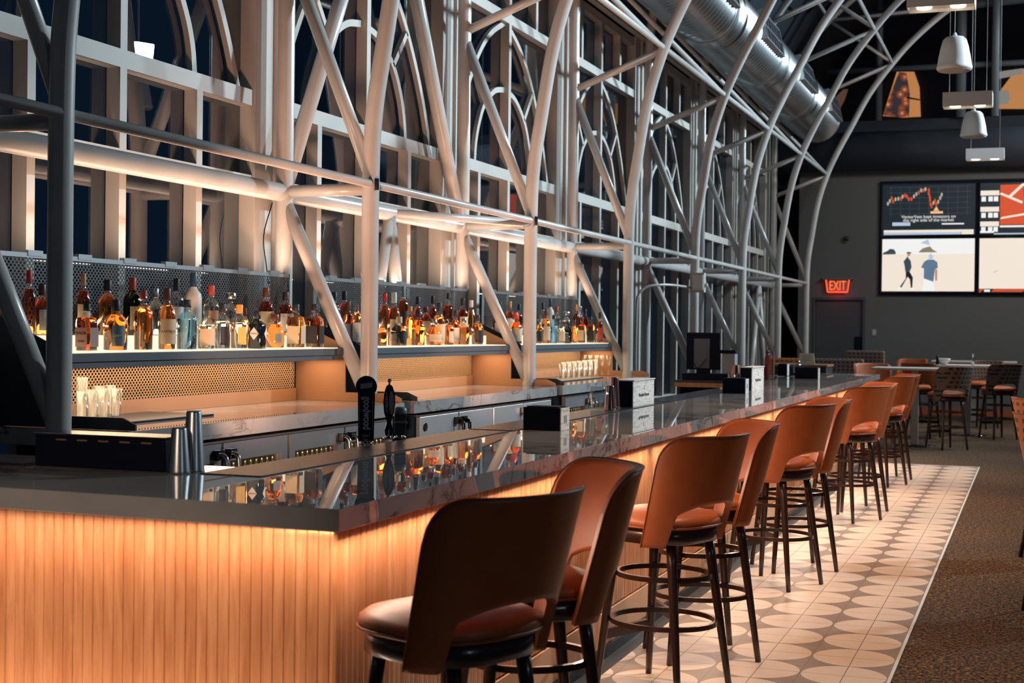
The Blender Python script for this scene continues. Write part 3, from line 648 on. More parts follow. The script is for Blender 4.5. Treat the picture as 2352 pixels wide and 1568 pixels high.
bm = new(); box(bm, (c.x-0.04, WY-0.008, c.z-0.06), (c.x+0.04, WY-0.001, c.z+0.06), 0.002); obj('plate', bm, M['frame'], t, world=True)
bm = new(); box(bm, (c.x-0.012, WY-0.014, c.z-0.03), (c.x+0.012, WY-0.009, c.z+0.03)); obj('toggle', bm, M['whitep'], t, world=True)

# ================================================================== THE BAR
t = thing('bar_counter', 'long bar with grey veined stone top and lit fluted oak front', 'bar', (-1.985, 4.0, 0))
BI = -2.89
bm = new(); prism(bm, [(-4.5, 4.04), (-1.955, 3.934), (-1.955, 20.15), (BI, 20.15), (BI, 4.95), (-4.5, 4.95)], 'z', 1.0, 1.07)
obj('countertop', bm, M['marble'], t, world=True, bev=0.002)
def flutes(bm, p0, p1, nrm, z0, z1, wd=0.04):
    p0 = Vector(p0); p1 = Vector(p1); L = (p1-p0).length; u = (p1-p0)/L; n = Vector(nrm); k = 0; prev = None; s = 0
    pts = []
    while s < L-1e-4:
        e = min(s+wd, L); dd = random.uniform(-0.0012, 0.0012)
        pts += [p0+u*s-n*0.004, p0+u*(s+0.0025)+n*dd, p0+u*((s+e)/2)+n*(dd+0.0025), p0+u*(e-0.0025)+n*dd]; s = e
    pts.append(p1-n*0.004)
    A = [bm.verts.new((p.x, p.y, z0)) for p in pts]; B = [bm.verts.new((p.x, p.y, z1)) for p in pts]
    for i in range(len(pts)-1): bm.faces.new((A[i], A[i+1], B[i+1], B[i]))
    # bottom lip so that the flutes have thickness
    C_ = [bm.verts.new((p.x-n.x*0.03, p.y-n.y*0.03, z0)) for p in pts]
    for i in range(len(pts)-1): bm.faces.new((C_[i], C_[i+1], A[i+1], A[i]))
bm = new(); flutes(bm, (-1.985, 3.99), (-1.985, 20.05), (1, 0), 0.235, 0.999); bmesh.ops.recalc_face_normals(bm, faces=bm.faces[:]); obj('front_cladding', bm, M['wood'], t, world=True)
bm = new(); flutes(bm, (-4.45, 4.09), (-1.985, 3.99), (0, -1), 0.235, 0.999); obj('end_cladding', bm, M['wood'], t, world=True)
bm = new(); box(bm, (-2.05, 4.12, 0.005), (-2.02, 20.03, 0.999)); box(bm, (-4.45, 4.12, 0.005), (-2.05, 4.15, 0.999)); box(bm, (BI+0.03, 20.0, 0.005), (-2.02, 20.03, 0.999)); box(bm, (BI+0.02, 4.95, 0.005), (BI+0.05, 20.03, 0.999)); obj('carcass', bm, pm('tan_base_board', (0.50, 0.29, 0.17), 0.5), t, world=True)
bm = new(); box(bm, (-2.0195, 4.06, 0.062), (-1.976, 20.03, 0.226)); obj('base_board', bm, bpy.data.materials['tan_base_board'], t, world=True)
bm = new(); box(bm, (-2.0195, 4.05, 0.0), (-1.968, 20.035, 0.0615)); obj('kickplate', bm, M['gloss'], t, world=True)

# bar mats on the service ledge
for k, (a, b_) in enumerate(((4.66, 7.3), (7.36, 10.9), (10.96, 13.6))):
    bm = new(); box(bm, (BI+0.005, a, 1.0702), (-2.63, b_, 1.0740), 0.001)
    tag(obj('bar_mat', bm, M['rubber']), ('nearest black rubber bar mat behind the beer taps', 'middle black rubber bar mat beside the tall glasses and crate', 'farthest black rubber bar mat on the bar ledge')[k], 'mat')

# ---------------------------------------------------------------- stools
def shell(bm, R, zt, zb0, lobe, th, n=86, m=18, amax=86):
    """wrap-round back: open curved shell with arched cut-out below"""
    O, I = [], []
    for a in range(n+1):
        ph = math.radians(-amax+2*amax*a/n); ap_ = abs(math.degrees(ph))
        e = max(0.0, (ap_-50)/(amax-50)); top = zt-0.135*(1-math.sqrt(max(0, 1-min(1, e)**2.3)))
        k = min(1, max(0, (ap_-48)/7)); k = k*k*(3-2*k)
        arc = zb0-0.055*min(1, ap_/52)**2.5; bot = arc+(lobe-arc)*k
        ro, ri = [], []
        for s in range(m+1):
            z = bot+(top-bot)*s/m; q = (z-lobe)/(zt-lobe)
            lean = 0.125*q+0.01; fl = 1.0+0.10*q
            for rr, lst in ((R+th*0.5, ro), (R-th*0.5, ri)):
                lst.append(bm.verts.new((rr*fl*math.sin(ph)*1.0, -(0.175+rr-R)*math.cos(ph)-lean-0.045, z)))
        O.append(ro); I.append(ri)
    for a in range(n):
        for s in range(m):
            f = bm.faces.new((O[a][s], O[a+1][s], O[a+1][s+1], O[a][s+1])); f.smooth = True
            f = bm.faces.new((I[a][s+1], I[a+1][s+1], I[a+1][s], I[a][s])); f.smooth = True
        bm.faces.new((O[a][m], O[a+1][m], I[a+1][m], I[a][m])); bm.faces.new((I[a][0], I[a+1][0], O[a+1][0], O[a][0]))
    for a in (0, n):
        for s in range(m): bm.faces.new((O[a][s], O[a][s+1], I[a][s+1], I[a][s]))
    bmesh.ops.recalc_face_normals(bm, faces=bm.faces[:])
    return [v.co.copy() for v in [O[a][m] for a in range(n+1)]], [[v.co.copy() for v in col] for col in O]
def make_stool(label, group, back, seat, detail=True):
    t = thing('bar_stool', label, 'stool', (0, 0, 0), 0, group)
    bm = new(); sh = [(0.0, 0.748), (0.215, 0.748), (0.236, 0.757), (0.240, 0.768), (0.236, 0.785), (0.215, 0.803), (0.15, 0.818), (0.07, 0.824), (0.0, 0.825)]
    lathe(bm, [(max(r, 0.002), z) for r, z in sh], (0, 0.015, 0), 40, 3.0, 1.0); st = obj('seat', bm, seat, t)
    bm = new(); pts = []
    for k in range(49):
        a = 2*PI*k/48; q = (abs(math.cos(a))**3+abs(math.sin(a))**3)**(-1/3); pts.append((0.238*q*math.cos(a), 0.015+0.238*q*math.sin(a), 0.755))
    pipe(bm, pts, 0.0055, 6, False); obj('piping', bm, M['pipe_leather'], st)
    bm = new(); lathe(bm, [(0.212, 0.680), (0.222, 0.684), (0.222, 0.747)], (0, 0.015, 0), 40, 3.0); obj('seat_frame', bm, M['darkwood'], t)
    bm = new(); top, cols = shell(bm, 0.250, 1.165, 0.865, 0.675, 0.030); bk = obj('backrest', bm, back, t)
    bm = new(); edge = [cols[0][s] for s in range(len(cols[0]))]+top[1:]+[cols[-1][s] for s in range(len(cols[0])-1, -1, -1)][1:]
    pipe(bm, edge, 0.0042, 6); obj('piping', bm, M['pipe_leather'], bk)
    lg = []
    for sx, sy_ in ((-1, -1), (1, -1), (-1, 1), (1, 1)):
        bm = new(); a = Vector((sx*0.140, sy_*0.150+0.01, 0.70)); b_ = Vector((sx*0.195, sy_*0.228, 0.002))
        pts = [a+(b_-a)*k/6 for k in range(7)]
        pipe(bm, pts, 0.024, 12, True, 0.0145); obj('leg', bm, M['darkwood'], t)
    for z, fr, r in ((0.315, 0.55, 0.232), (0.525, 0.3, 0.205)):
        bm = new(); pts = []
        for k in range(49):
            a = 2*PI*k/48; pts.append((r*0.98*math.cos(a), r*1.04*math.sin(a), z))
        tmp = [Vector(p) for p in pts]; V = []
        for k, p in enumerate(tmp[:-1]):
            n = Vector((p.x, p.y, 0)).normalized(); V.append([bm.verts.new(p+n*dx+Vector((0, 0, dz))) for dx, dz in ((0.008, -0.011), (0.008, 0.011), (-0.008, 0.011), (-0.008, -0.011))])
        for k in range(48):
            for j in range(4): bm.faces.new((V[k][j], V[k][(j+1) % 4], V[(k+1) % 48][(j+1) % 4], V[(k+1) % 48][j]))
        bmesh.ops.recalc_face_normals(bm, faces=bm.faces[:]); obj('footrest', bm, M['darkwood'], t)
    bm = new(); box(bm, (-0.17, -0.0125, 0.22), (0.17, 0.0125, 0.265)); bmesh.ops.translate(bm, verts=bm.verts[:], vec=(0, 0.21, 0)); obj('stretcher', bm, M['darkwood'], t)
    return t
def facing(dx, dy): return math.atan2(dy, dx)-PI/2       # local +Y is the front of the stool
G = 'tan leather stools along the bar'
stools = [(-1.575, 3.92, -0.92, 0.39, 'nearest tan leather bar stool, cut by the bottom edge, seen from behind'),
          (-1.575, 4.60, -0.80, -0.58, 'tan leather bar stool turned sideways, just beyond the nearest stool'),
          (-1.56, 6.42, -0.92, 0.39, 'tan leather bar stool third from the camera, seen from behind'),
          (-1.55, 7.17, -0.85, -0.53, 'tan leather bar stool fourth from the camera, turned sideways'),
          (-1.556, 9.395, -0.92, 0.39, 'tan leather bar stool fifth from the camera, seen from behind'),
          (-1.537, 10.07, -0.85, -0.53, 'tan leather bar stool sixth from the camera, turned sideways'),
          (-1.53, 12.91, -0.86, 0.50, 'tan leather bar stool seventh from the camera, seen from behind'),
          (-1.54, 13.66, -0.82, -0.56, 'tan leather bar stool eighth from the camera, turned sideways'),
          (-1.56, 16.03, -0.91, 0.41, 'second farthest tan leather bar stool at the bar'),
          (-1.56, 16.75, -0.88, -0.48, 'farthest tan leather bar stool, nearest the carpet end')]
base = make_stool(stools[0][4], G, M['leather'], M['leather'])
for k, (x, y, dx, dy, lb) in enumerate(stools):
    if k == 0: base.location = (x, y, 0); base.rotation_euler = (0, 0, facing(dx, dy))
    else: dup(base, (x, y, 0), facing(dx, dy), lb, G)
G2 = 'checked stools at the high tables'
b2 = make_stool('dark checked high stool in front of the nearer white table', G2, M['plaid'], M['leather'])
b2.location = (-1.15, 21.40, 0); b2.rotation_euler = (0, 0, facing(-0.55, 0.83))
dup(b2, (-0.52, 23.97, 0), facing(-0.5, 0.85), 'dark checked high stool at the right of the farther white table', G2)
dup(b2, (-0.85, 26.5, 0), facing(-0.4, -0.9), 'dark checked high stool behind the farther white table, near wall', G2)
b3 = make_stool('tan leather high stool at the left of the nearer white table', 'tan stools at the high tables', M['leather'], M['leather'])
b3.location = (-2.22, 22.3, 0); b3.rotation_euler = (0, 0, facing(0.35, -0.93))
dup(b3, (-1.62, 23.55, 0), facing(0.25, 0.9), 'dark red high stool between the two white tables', 'tan stools at the high tables')
dup(b3, (-2.15, 27.2, 0), facing(-0.3, -0.95), 'tan leather high stool farthest back against the grey wall', 'tan stools at the high tables')
b4 = make_stool('orange checked stool cut off at the right edge, nearer one', 'orange checked stools at the right edge', M['oplaid'], M['leather'])
b4.location = (0.26, 9.05, 0); b4.rotation_euler = (0, 0, facing(0.8, 0.6))
dup(b4, (0.22, 11.2, 0), facing(0.85, 0.5), 'orange checked stool cut off at the right edge, farther one', 'orange checked stools at the right edge')

# high tables
def table(lbl, cx, cy, w_, d_, leg):
    t = thing('high_table', lbl, 'table', (cx, cy, 0))
    bm = new(); box(bm, (-w_/2, -d_/2, 1.098), (w_/2, d_/2, 1.13)); obj('tabletop', bm, M['tabletop'], t, bev=0.004)
    bm = new(); box(bm, (-leg, -leg, 0.02), (leg, leg, 1.098)); obj('pedestal', bm, M['grit'], t, bev=0.004)
    bm = new(); lathe(bm, [(0.30, 0.0), (0.30, 0.008), (0.05, 0.02)], (0, 0, 0), 32); obj('base_plate', bm, M['gloss'], t)
table('nearer high table with white rectangular top beyond the bar', -1.62, 21.85, 1.18, 0.75, 0.05)
table('farther high table with white top near the grey wall', -1.0, 24.6, 1.25, 0.8, 0.05)
table('third high table with a dull red top, farthest back', -1.05, 28.4, 1.5, 0.7, 0.05)
# bowl and shaker on the tables
bm = new(); lathe(bm, [(0.04, 0), (0.06, 0.01), (0.10, 0.06), (0.115, 0.10), (0.108, 0.10), (0.06, 0.02), (0.01, 0.015)], (0, 0, 0), 24); o = obj('bowl', bm, M['whitep'], None); o.location = (-1.38, 24.45, 1.1305); tag(o, 'small white bowl at the left end of the farther table', 'bowl')
t = thing('pepper_mill', 'dark mill standing beside the white bowl on farther table', 'mill', (-1.47, 24.38, 1.1305)); bm = new(); lathe(bm, [(0.028, 0), (0.028, 0.03), (0.017, 0.06), (0.022, 0.10), (0.02, 0.12)], (0, 0, 0), 16); obj('mill_body', bm, M['matte'], t); bm = new(); lathe(bm, [(0.02, 0.12), (0.024, 0.135), (0.012, 0.155)], (0, 0, 0), 16); obj('cap', bm, M['gloss'], t)
t = thing('sauce_bottle', 'slim sauce bottle in the middle of the farther table', 'bottle', (-0.93, 24.5, 1.1305)); bm = new(); lathe(bm, [(0.022, 0), (0.022, 0.09), (0.01, 0.12), (0.01, 0.15)], (0, 0, 0), 16); obj('glass_body', bm, M['steelb'], t); bm = new(); lathe(bm, [(0.013, 0.151), (0.013, 0.18)], (0, 0, 0), 12); obj('cap', bm, M['frame'], t)

# booth backs left of the tables
def booth(lbl, x0, x1, y, zt, m):
    t = thing('booth_seat', lbl, 'booth', ((x0+x1)/2, y, 0))
    bm = new(); box(bm, (x0, y-0.08, 0.35), (x1, y+0.08, zt)); obj('backrest', bm, m, t, world=True, bev=0.03)
    bm = new(); box(bm, (x0, y+0.085, 0.35), (x1, y+0.55, 0.62)); obj('seat', bm, M['leather'], t, world=True, bev=0.02)
    bm = new(); box(bm, (x0+0.02, y-0.06, 0.0), (x1-0.02, y+0.52, 0.349)); obj('plinth', bm, M['matte'], t, world=True)
booth('checked booth seat back nearest the far end of the bar', -3.75, -3.05, 22.6, 1.12, M['plaid'])
booth('checked booth seat back behind the bar end, middle one', -3.45, -2.62, 24.3, 1.20, M['plaid'])
booth('tall checked booth seat back farthest, beside the tan stool', -3.1, -2.45, 26.0, 1.32, M['plaid'])
booth('low dull red booth seat back behind the sign card', -4.3, -3.55, 25.2, 1.18, M['oplaid'])

# ================================================================== BACK BAR
SXF, SXB, SZ = -4.50, -4.88, 1.469
CXF, CTZ = -4.073, 1.103
def bb_label(k): return ('nearest', 'middle', 'farthest')[k]
for k in range(3):
    y0, y1 = YC[k], YC[k+1]; a, b_ = y0+0.26, y1-0.02
    t = thing('back_bar_unit', '%s back bar unit with lit bottle shelf and perforated steel back' % bb_label(k), 'shelving unit', (SXF, a, 0))
    bm = new(); box(bm, (SXF, a, 1.425), (SXB, b_, SZ)); box(bm, (SXF-0.012, a, 1.392), (SXB, b_+0.01, 1.424)); obj('shelf', bm, M['stone'], t, world=True, bev=0.002)
    bm = new(); box(bm, (SXF-0.03, a+0.03, SZ+0.0005), (-4.695, b_-0.06, SZ+0.006)); obj('lit_step', bm, M['lit'], t, world=True)
    bm = new(); box(bm, (-4.70, a+0.03, SZ+0.0005), (-4.85, b_-0.12, 1.556)); obj('lit_riser', bm, M['lit'], t, world=True)
    bm = new(); box(bm, (-4.883, a, SZ+0.01), (-4.887, b_-0.13, 1.955)); obj('perforated_back', bm, M['perf'], t, world=True)
    bm = new(); box(bm, (-4.875, a, 1.955), (-4.895, b_-0.12, 1.98)); box(bm, (-4.875, b_-0.13, 1.47), (-4.895, b_-0.12, 1.98)); box(bm, (-4.875, a-0.01, 1.47), (-4.895, a, 1.98))
    for q in range(7): box(bm, (-4.872, a+0.2+0.42*q, 1.965), (-4.905, a+0.32+0.42*q, 1.995))
    obj('top_rail', bm, M['steelb'], t, world=True)
    bm = new(); box(bm, (-4.863, a, 1.19), (-4.867, b_-0.06, 1.391)); obj('lower_perforated_back', bm, M['perf_lit'], t, world=True)
    bm = new(); box(bm, (-4.85, a, CTZ+0.001), (-4.862, b_-0.06, 1.189)); obj('splash_strip', bm, M['bronze'], t, world=True)
    bm = new(); box(bm, (-4.93, a, 1.12), (-4.94, b_, 1.42)); obj('cavity_back', bm, M['matte'], t, world=True)
    prof = [(-4.885, CTZ+0.001), (-4.885, 1.66), (-4.80, 1.62), (SXF-0.03, 1.50), (SXF, 1.47), (SXF, 1.165), (-4.15, 1.165), (CXF-0.0, CTZ+0.03), (CXF, CTZ+0.001)]
    bm = new(); prism(bm, prof, 'y', b_, b_+0.012); obj('end_panel', bm, M['bronze'], t, world=True)
    bm = new(); prism(bm, prof, 'y', a-0.014, a-0.001); ep = obj('end_panel', bm, M['navyfin'], t, world=True)
    # stone worktop
    bm = new(); box(bm, (CXF, y0+0.20, CTZ-0.085), (-4.93, y1+0.035, CTZ)); tag(obj('worktop', bm, M['marble'], None, bev=0.002), '%s stone worktop of the back bar, lit warm from the shelf above' % bb_label(k), 'worktop')
    area('shelf_led', (-4.68, (a+b_)/2, 1.388), (0, math.radians(0), 0), 0.26, b_-a-0.1, 19, (1.0, 0.66, 0.40))
    area('bottle_led', (-4.86, (a+b_)/2, 1.62), (0, math.radians(-75), 0), 0.03, b_-a-0.3, 3, AMB)
    l = area('uplight', (-4.97, (a+b_)/2, 1.99), (0, 0, 0), 0.05, b_-a-0.2, 13, (1.0, 0.76, 0.58)); aim_y(l, (-5.15, (a+b_)/2, 3.2))
    l = area('frame_fill', (-4.84, (a+b_)/2, 2.0), (0, 0, 0), 0.05, b_-a-0.2, 17, (1.0, 0.56, 0.36)); aim_y(l, (-4.55, (a+b_)/2, 4.5))  # added lamp, stands in for shelf glow on the frames
# coolers under the worktops
def cooler(lbl, y0, y1, ndoor, glassy, face):
    t = thing('under_counter_cooler', lbl, 'cooler', (-4.11, y0, 0)); X = -4.13
    bm = new(); box(bm, (X, y0, 0.05), (-4.85, y1, 1.004)); obj('cabinet', bm, M['gloss'], t, world=True, bev=0.004)
    bm = new(); box(bm, (X+0.001, y0, 0.988), (X+0.03, y1, 0.999)); obj('top_strip', bm, M['steelb'], t, world=True)
    wd = (y1-y0)/ndoor
    for j in range(ndoor):
        a, b_ = y0+wd*j+0.012, y0+wd*(j+1)-0.012
        if glassy:
            bm = new(); box(bm, (X+0.001, a, 0.12), (X+0.035, a+0.07, 0.985)); box(bm, (X+0.001, b_-0.07, 0.12), (X+0.035, b_, 0.985)); box(bm, (X+0.001, a+0.07, 0.885), (X+0.035, b_-0.07, 0.985)); box(bm, (X+0.001, a+0.07, 0.12), (X+0.035, b_-0.07, 0.20))
            dr_ = obj('cooler_door', bm, face, t, world=True)
            bm = new(); box(bm, (X+0.012, a+0.07, 0.20), (X+0.018, b_-0.07, 0.885)); obj('pane', bm, M['glass'], dr_, world=True)
            bm = new()
            q = a+0.09
            while q < b_-0.09:
                lathe(bm, [(0.028, 0.42), (0.028, 0.80), (0.012, 0.85), (0.012, 0.88)], (X-0.02+0.027, q, 0), 10); q += 0.062
            bmesh.ops.scale(bm, vec=(0.25, 1, 1), verts=bm.verts[:], space=Matrix.Translation((-(X+0.006), 0, 0)))
            obj('cold_bottles', bm, pm('gold_can', (0.55, 0.38, 0.12), 0.3, 0.6), dr_, world=True)['kind'] = 'stuff'
        else:
            bm = new(); box(bm, (X+0.001, a, 0.12), (X+0.035, b_, 0.985)); dr_ = obj('cooler_door', bm, face, t, world=True, bev=0.004)
        hy_ = b_-0.05 if j % 2 == 0 else a+0.05
        bm = new(); pipe(bm, spline([(X+0.036, hy_, 0.93), (X+0.085, hy_, 0.92), (X+0.10, hy_, 0.86), (X+0.10, hy_, 0.55), (X+0.036, hy_, 0.52)], 5), 0.014, 10); obj('handle', bm, M['steelb'] if glassy else M['gloss'], dr_, world=True)
        bm = new(); box(bm, (X+0.036, hy_-0.035, 0.90), (X+0.07, hy_+0.035, 0.955), 0.006); obj('latch', bm, M['gloss'], dr_, world=True)
cooler('glass door cooler with dark frames under the nearest worktop', 6.1, 9.05, 4, True, pm('dark_steel_door', (0.30, 0.31, 0.32), 0.35, 0.6))
cooler('steel front cooler with hoop handles under the middle worktop', 9.50, 12.5, 4, False, pm('bright_steel_door', (0.62, 0.63, 0.64), 0.35, 0.7))
cooler('cooler with dark frames and glass under the farthest worktop', 12.9, 15.9, 4, True, bpy.data.materials['dark_steel_door'])
o = [x for x in COL.objects if x.name.startswith('under_counter_cooler')][1]
bm = new(); tube = new(); lathe(tube, [(0.03, 0), (0.03, 0.006)], (0, 0, 0), 20); bmesh.ops.rotate(tube, verts=tube.verts[:], cent=(0, 0, 0), matrix=Matrix.Rotation(PI/2, 3, 'Y')); bmesh.ops.translate(tube, verts=tube.verts[:], vec=(-4.0935, 9.60, 0.91)); obj('badge', tube, M['gloss'], o, world=True); bm.free()

# ================================================================== BOTTLES
PROF = {
 'round': [(.90, 0), (1, .02), (1, .54), (.93, .62), (.70, .69), (.42, .745), (.33, .80), (.32, .90), (.36, .905), (.36, .925), (.30, .93)],
 'tall':  [(.92, 0), (1, .02), (1, .60), (.90, .67), (.55, .73), (.36, .78), (.34, .86), (.34, .92)],
 'square': [(.93, 0), (1, .02), (1, .60), (.92, .66), (.62, .715), (.40, .76), (.37, .84), (.42, .85), (.40, .90), (.36, .905)],
 'squat': [(.80, 0), (.95, .03), (1, .25), (.99, .42), (.88, .56), (.62, .66), (.36, .72), (.30, .80), (.30, .86), (.36, .87), (.34, .90)],
 'slope': [(.85, 0), (1, .03), (1, .45), (.85, .58), (.55, .70), (.38, .80), (.34, .92)],
 'bell':  [(.88, 0), (1, .03), (.97, .42), (1.0, .50), (.93, .60), (.60, .68), (.38, .73), (.36, .88)]}
CAPZ = {'round': .80, 'tall': .78, 'square': .845, 'squat': .80, 'slope': .80, 'bell': .78}
LAB = Vector((math.cos(math.radians(-38)), math.sin(math.radians(-38)), 0))
BOTTLES = []
def bottle(u, topv, wpx, row, typ, liqm, cap, lab, desc, glass='glass', txt=None, capz=None, wrap=1.0):
    X = -4.595 if row == 0 else (-4.775 if row == 1 else -4.68); Z = SZ+0.006 if row == 0 else 1.556
    if row == 2: X = -4.66; Z = SZ+0.006
    c = at(u, 800, x=X); y = c.y; H = at(u, topv, x=X).z-Z
    for q in range(3):
        if YC[q]-0.3 < y < YC[q]+0.36: y = YC[q]+0.345
        if YC[q+1]-0.20 < y < YC[q+1]-0.0: y = YC[q+1]-0.20
    y = min(y, YC[3]-0.2)
    dep = F.dot(Vector((X, y, Z))-CAM); R = wpx*dep/FPX/2*1.07
    if typ == 'square': R *= 0.86
    t = thing('liquor_bottle', desc, 'bottle', (X, y, Z), 0, 'liquor bottles on the lit shelf')
    p = [(r*R, z*H) for r, z in PROF[typ]]; sq = 7 if typ == 'square' else (2.6 if typ == 'bell' else None)
    seg = 24
    bm = new(); lathe(bm, p, (0, 0, 0), seg, sq, 0.75 if typ == 'square' and liqm != 'dark' else 1.0)
    obj('glass_body', bm, M[glass], t)
    if liqm:
        fill = {'water': 0.62, 'pale': 0.6}.get(liqm, 0.70+0.03*((u*7) % 3)/3)
        lp = [(max(r*R-0.0035, 0.003), max(z*H, 0.006)) for r, z in PROF[typ] if z < fill]; lp.append((lp[-1][0], fill*H))
        bm = new(); lathe(bm, lp, (0, 0, 0), seg, sq, 0.75 if typ == 'square' and liqm != 'dark' else 1.0); obj('liquor', bm, M[liqm], t)
    cz = CAPZ[typ] if capz is None else capz; nr = 0.36*R*1.12
    if cap:
        if cap == 'silverball': bm = new(); lathe(bm, [(nr*1.9, .86*H), (nr*2.0, .87*H), (nr*2.0, .99*H), (nr*1.8, H)], (0, 0, 0), 20); cm = M['silver']
        else: bm = new(); lathe(bm, [(nr, cz*H), (nr*1.02, (cz+.01)*H), (nr, .985*H), (nr*.9, H)], (0, 0, 0), 18); cm = M[cap]
        obj('cap', bm, cm, t)
    if lab:
        z0, z1 = .10*H, .50*H
        if typ == 'squat': z0, z1 = .16*H, .44*H
        if typ == 'square':
            s_ = 0.75 if liqm != 'dark' else 1.0; q = 1.012*R
            for nm_, a_ in (('x', 0), ('y', 1)):
                bm = new()
                if a_ == 0: box(bm, (q, -R*s_*0.78, z0), (q+0.0008, R*s_*0.78, z1))
                else: box(bm, (-R*0.78, -R*s_-0.0022, z0), (R*0.78, -R*s_-0.0012, z1))
                obj('paper_label', bm, M[lab], t)
            if txt:
                for q_, sz, m_ in txt: pass
                n = len(txt)
                for j, (q_, sz, m_) in enumerate(txt): text('label_text', q_, sz*H, (0, -R*s_-0.003, z1-(j+0.7)*(z1-z0)/(n+0.4)), (1, 0, 0), (0, 0, 1), M[m_], t, world=False)
        else:
            bm = new(); rr = R+0.0012; n = 14; A = []
            rad = R*(0.97 if typ == 'squat' else 1.0)+0.0015
            for j in range(n+1):
                al = math.radians(-38-62*wrap+124*wrap*j/n); A.append([bm.verts.new((rad*math.cos(al), rad*math.sin(al), z)) for z in (z0, z1)]+[bm.verts.new(((rad-0.001)*math.cos(al), (rad-0.001)*math.sin(al), z)) for z in (z1, z0)])
            for a_, b2_ in zip(A, A[1:]):
                for j in range(4): bm.faces.new((a_[j], a_[(j+1) % 4], b2_[(j+1) % 4], b2_[j]))
            bmesh.ops.recalc_face_normals(bm, faces=bm.faces[:]); obj('paper_label', bm, M[lab], t, smooth=False)
            if txt:
                n = len(txt); rt = Vector((-LAB.y, LAB.x, 0))
                for j, (q_, sz, m_) in enumerate(txt): text('label_text', q_, sz*H, LAB*(rad+0.001)+Vector((0, 0, z1-(j+0.7)*(z1-z0)/(n+0.4))), rt, (0, 0, 1), M[m_], t, world=False)
    BOTTLES.append((u, row, y, R)); return t
k_, p_ = 'kpaper', 'paper'
B = bottle
# nearest unit
B(22, 617, 30, 1, 'round', 'dark', 'red', None, 'red capped dark bottle behind the leftmost slanting brace')
B(96, 652, 38, 1, 'bell', 'dark', 'brown', 'paper', 'large dark whiskey bottle at far left, before the big post', wrap=0.5)
B(106, 738, 36, 0, 'squat', 'amber', None, None, 'squat amber bottle partly hidden behind the left of the big post')
B(190, 627, 30, 1, 'round', 'dark', 'tanp', 'cream', 'dark whiskey bottle with tall tan foil, just right of big post')
B(199, 697, 44, 0, 'square', 'dark', 'kpaper', 'pink', 'square dark amber bottle with dusty pink label beside the big post', txt=[('KNOB', .085, k_), ('CREEK', .06, k_)])
B(246, 642, 42, 1, 'round', 'amber', 'kpaper', None, 'large amber bottle with ribbed black cap in the back row, left part')
B(265, 688, 49, 0, 'bell', 'amber', 'kpaper', 'greyp', 'rounded amber bottle with grey blue label and tall black cap', txt=[('CHIVAS', .07, p_)], wrap=0.55)
B(303, 637, 38, 1, 'tall', None, 'redp', 'cream', 'dark green bottle with a red foil neck, back row', glass='gglass', wrap=0.5)
B(329, 666, 42, 0, 'square', 'amber', 'redp', None, 'square amber bottle with slanted dark red label')
B(356, 662, 34, 1, 'round', 'water', 'silver', None, 'clear bottle behind the bottle with the slanted red label')
B(383, 661, 38, 0, 'round', 'amber', 'brown', 'cream', 'amber rum bottle with wide cream paper label and dark brown cap', txt=[('PLANTATION', .05, k_)])
B(404, 639, 33, 1, 'tall', 'water', 'kpaper', 'paper', 'clear bottle with black foil cap behind the rum bottle')
B(429, 688, 45, 0, 'square', 'water', 'kpaper', None, 'pale blue square gin bottle with a black cap', glass='bglass')
B(443, 627, 36, 1, 'tall', None, 'bluep', None, 'tall frosted white vodka bottle with dark blue foil', glass='wglass')
B(473, 707, 38, 0, 'round', 'pale', None, 'cream', 'short clear bottle without cap, pale cream label, front row')
B(484, 655, 36, 1, 'round', 'water', 'redp', 'copperp', 'clear bottle with a copper coloured label and red cap', txt=[("Tito's", .11, k_)], wrap=0.6)
B(510, 697, 36, 0, 'round', 'water', 'kpaper', 'kpaper', 'clear bottle with a black label and black cap, front row', wrap=0.5)
B(529, 672, 28, 1, 'round', 'water', 'silverball', None, 'clear bottle with wide silver drum stopper, back row')
B(549, 699, 38, 0, 'round', 'pale', 'orange', 'yellowp', 'clear bottle with orange cap and yellow lemon label', wrap=0.5)
B(562, 707, 20, 2, 'round', 'amber', 'brown', None, 'small brown capped bottle squeezed behind the yellow label bottle')
h = B(590, 715, 40, 0, 'square', None, 'kpaper', None, 'black square gin bottle with white diamond label, front row', glass='kglass')
B(610, 660, 34, 1, 'round', 'dark', 'brown', 'cream', 'dark whiskey bottle with green foil neck behind the squat decanter')
B(631, 721, 43, 0, 'squat', 'amber', 'brown', 'greyp', 'squat faceted amber decanter bottle with oval grey label', wrap=0.35)
B(655, 670, 33, 1, 'round', 'dark', 'kpaper', 'paper', 'dark whiskey bottle with white label and black cap, back row')
B(679, 698, 42, 0, 'square', 'gold', 'kpaper', 'cream', 'square golden whiskey bottle with cream label, near shelf end')
B(701, 666, 30, 1, 'round', 'dark', 'kpaper', 'kpaper', 'dark bottle with slim neck behind the last two square bottles')
B(722, 698, 41, 0, 'square', 'amber', 'kpaper', 'kpaper', 'square amber whiskey bottle with black label, last on nearest shelf')
B(741, 696, 26, 1, 'round', 'dark', 'brown', None, 'reddish bottle half hidden behind the brace at the shelf end')
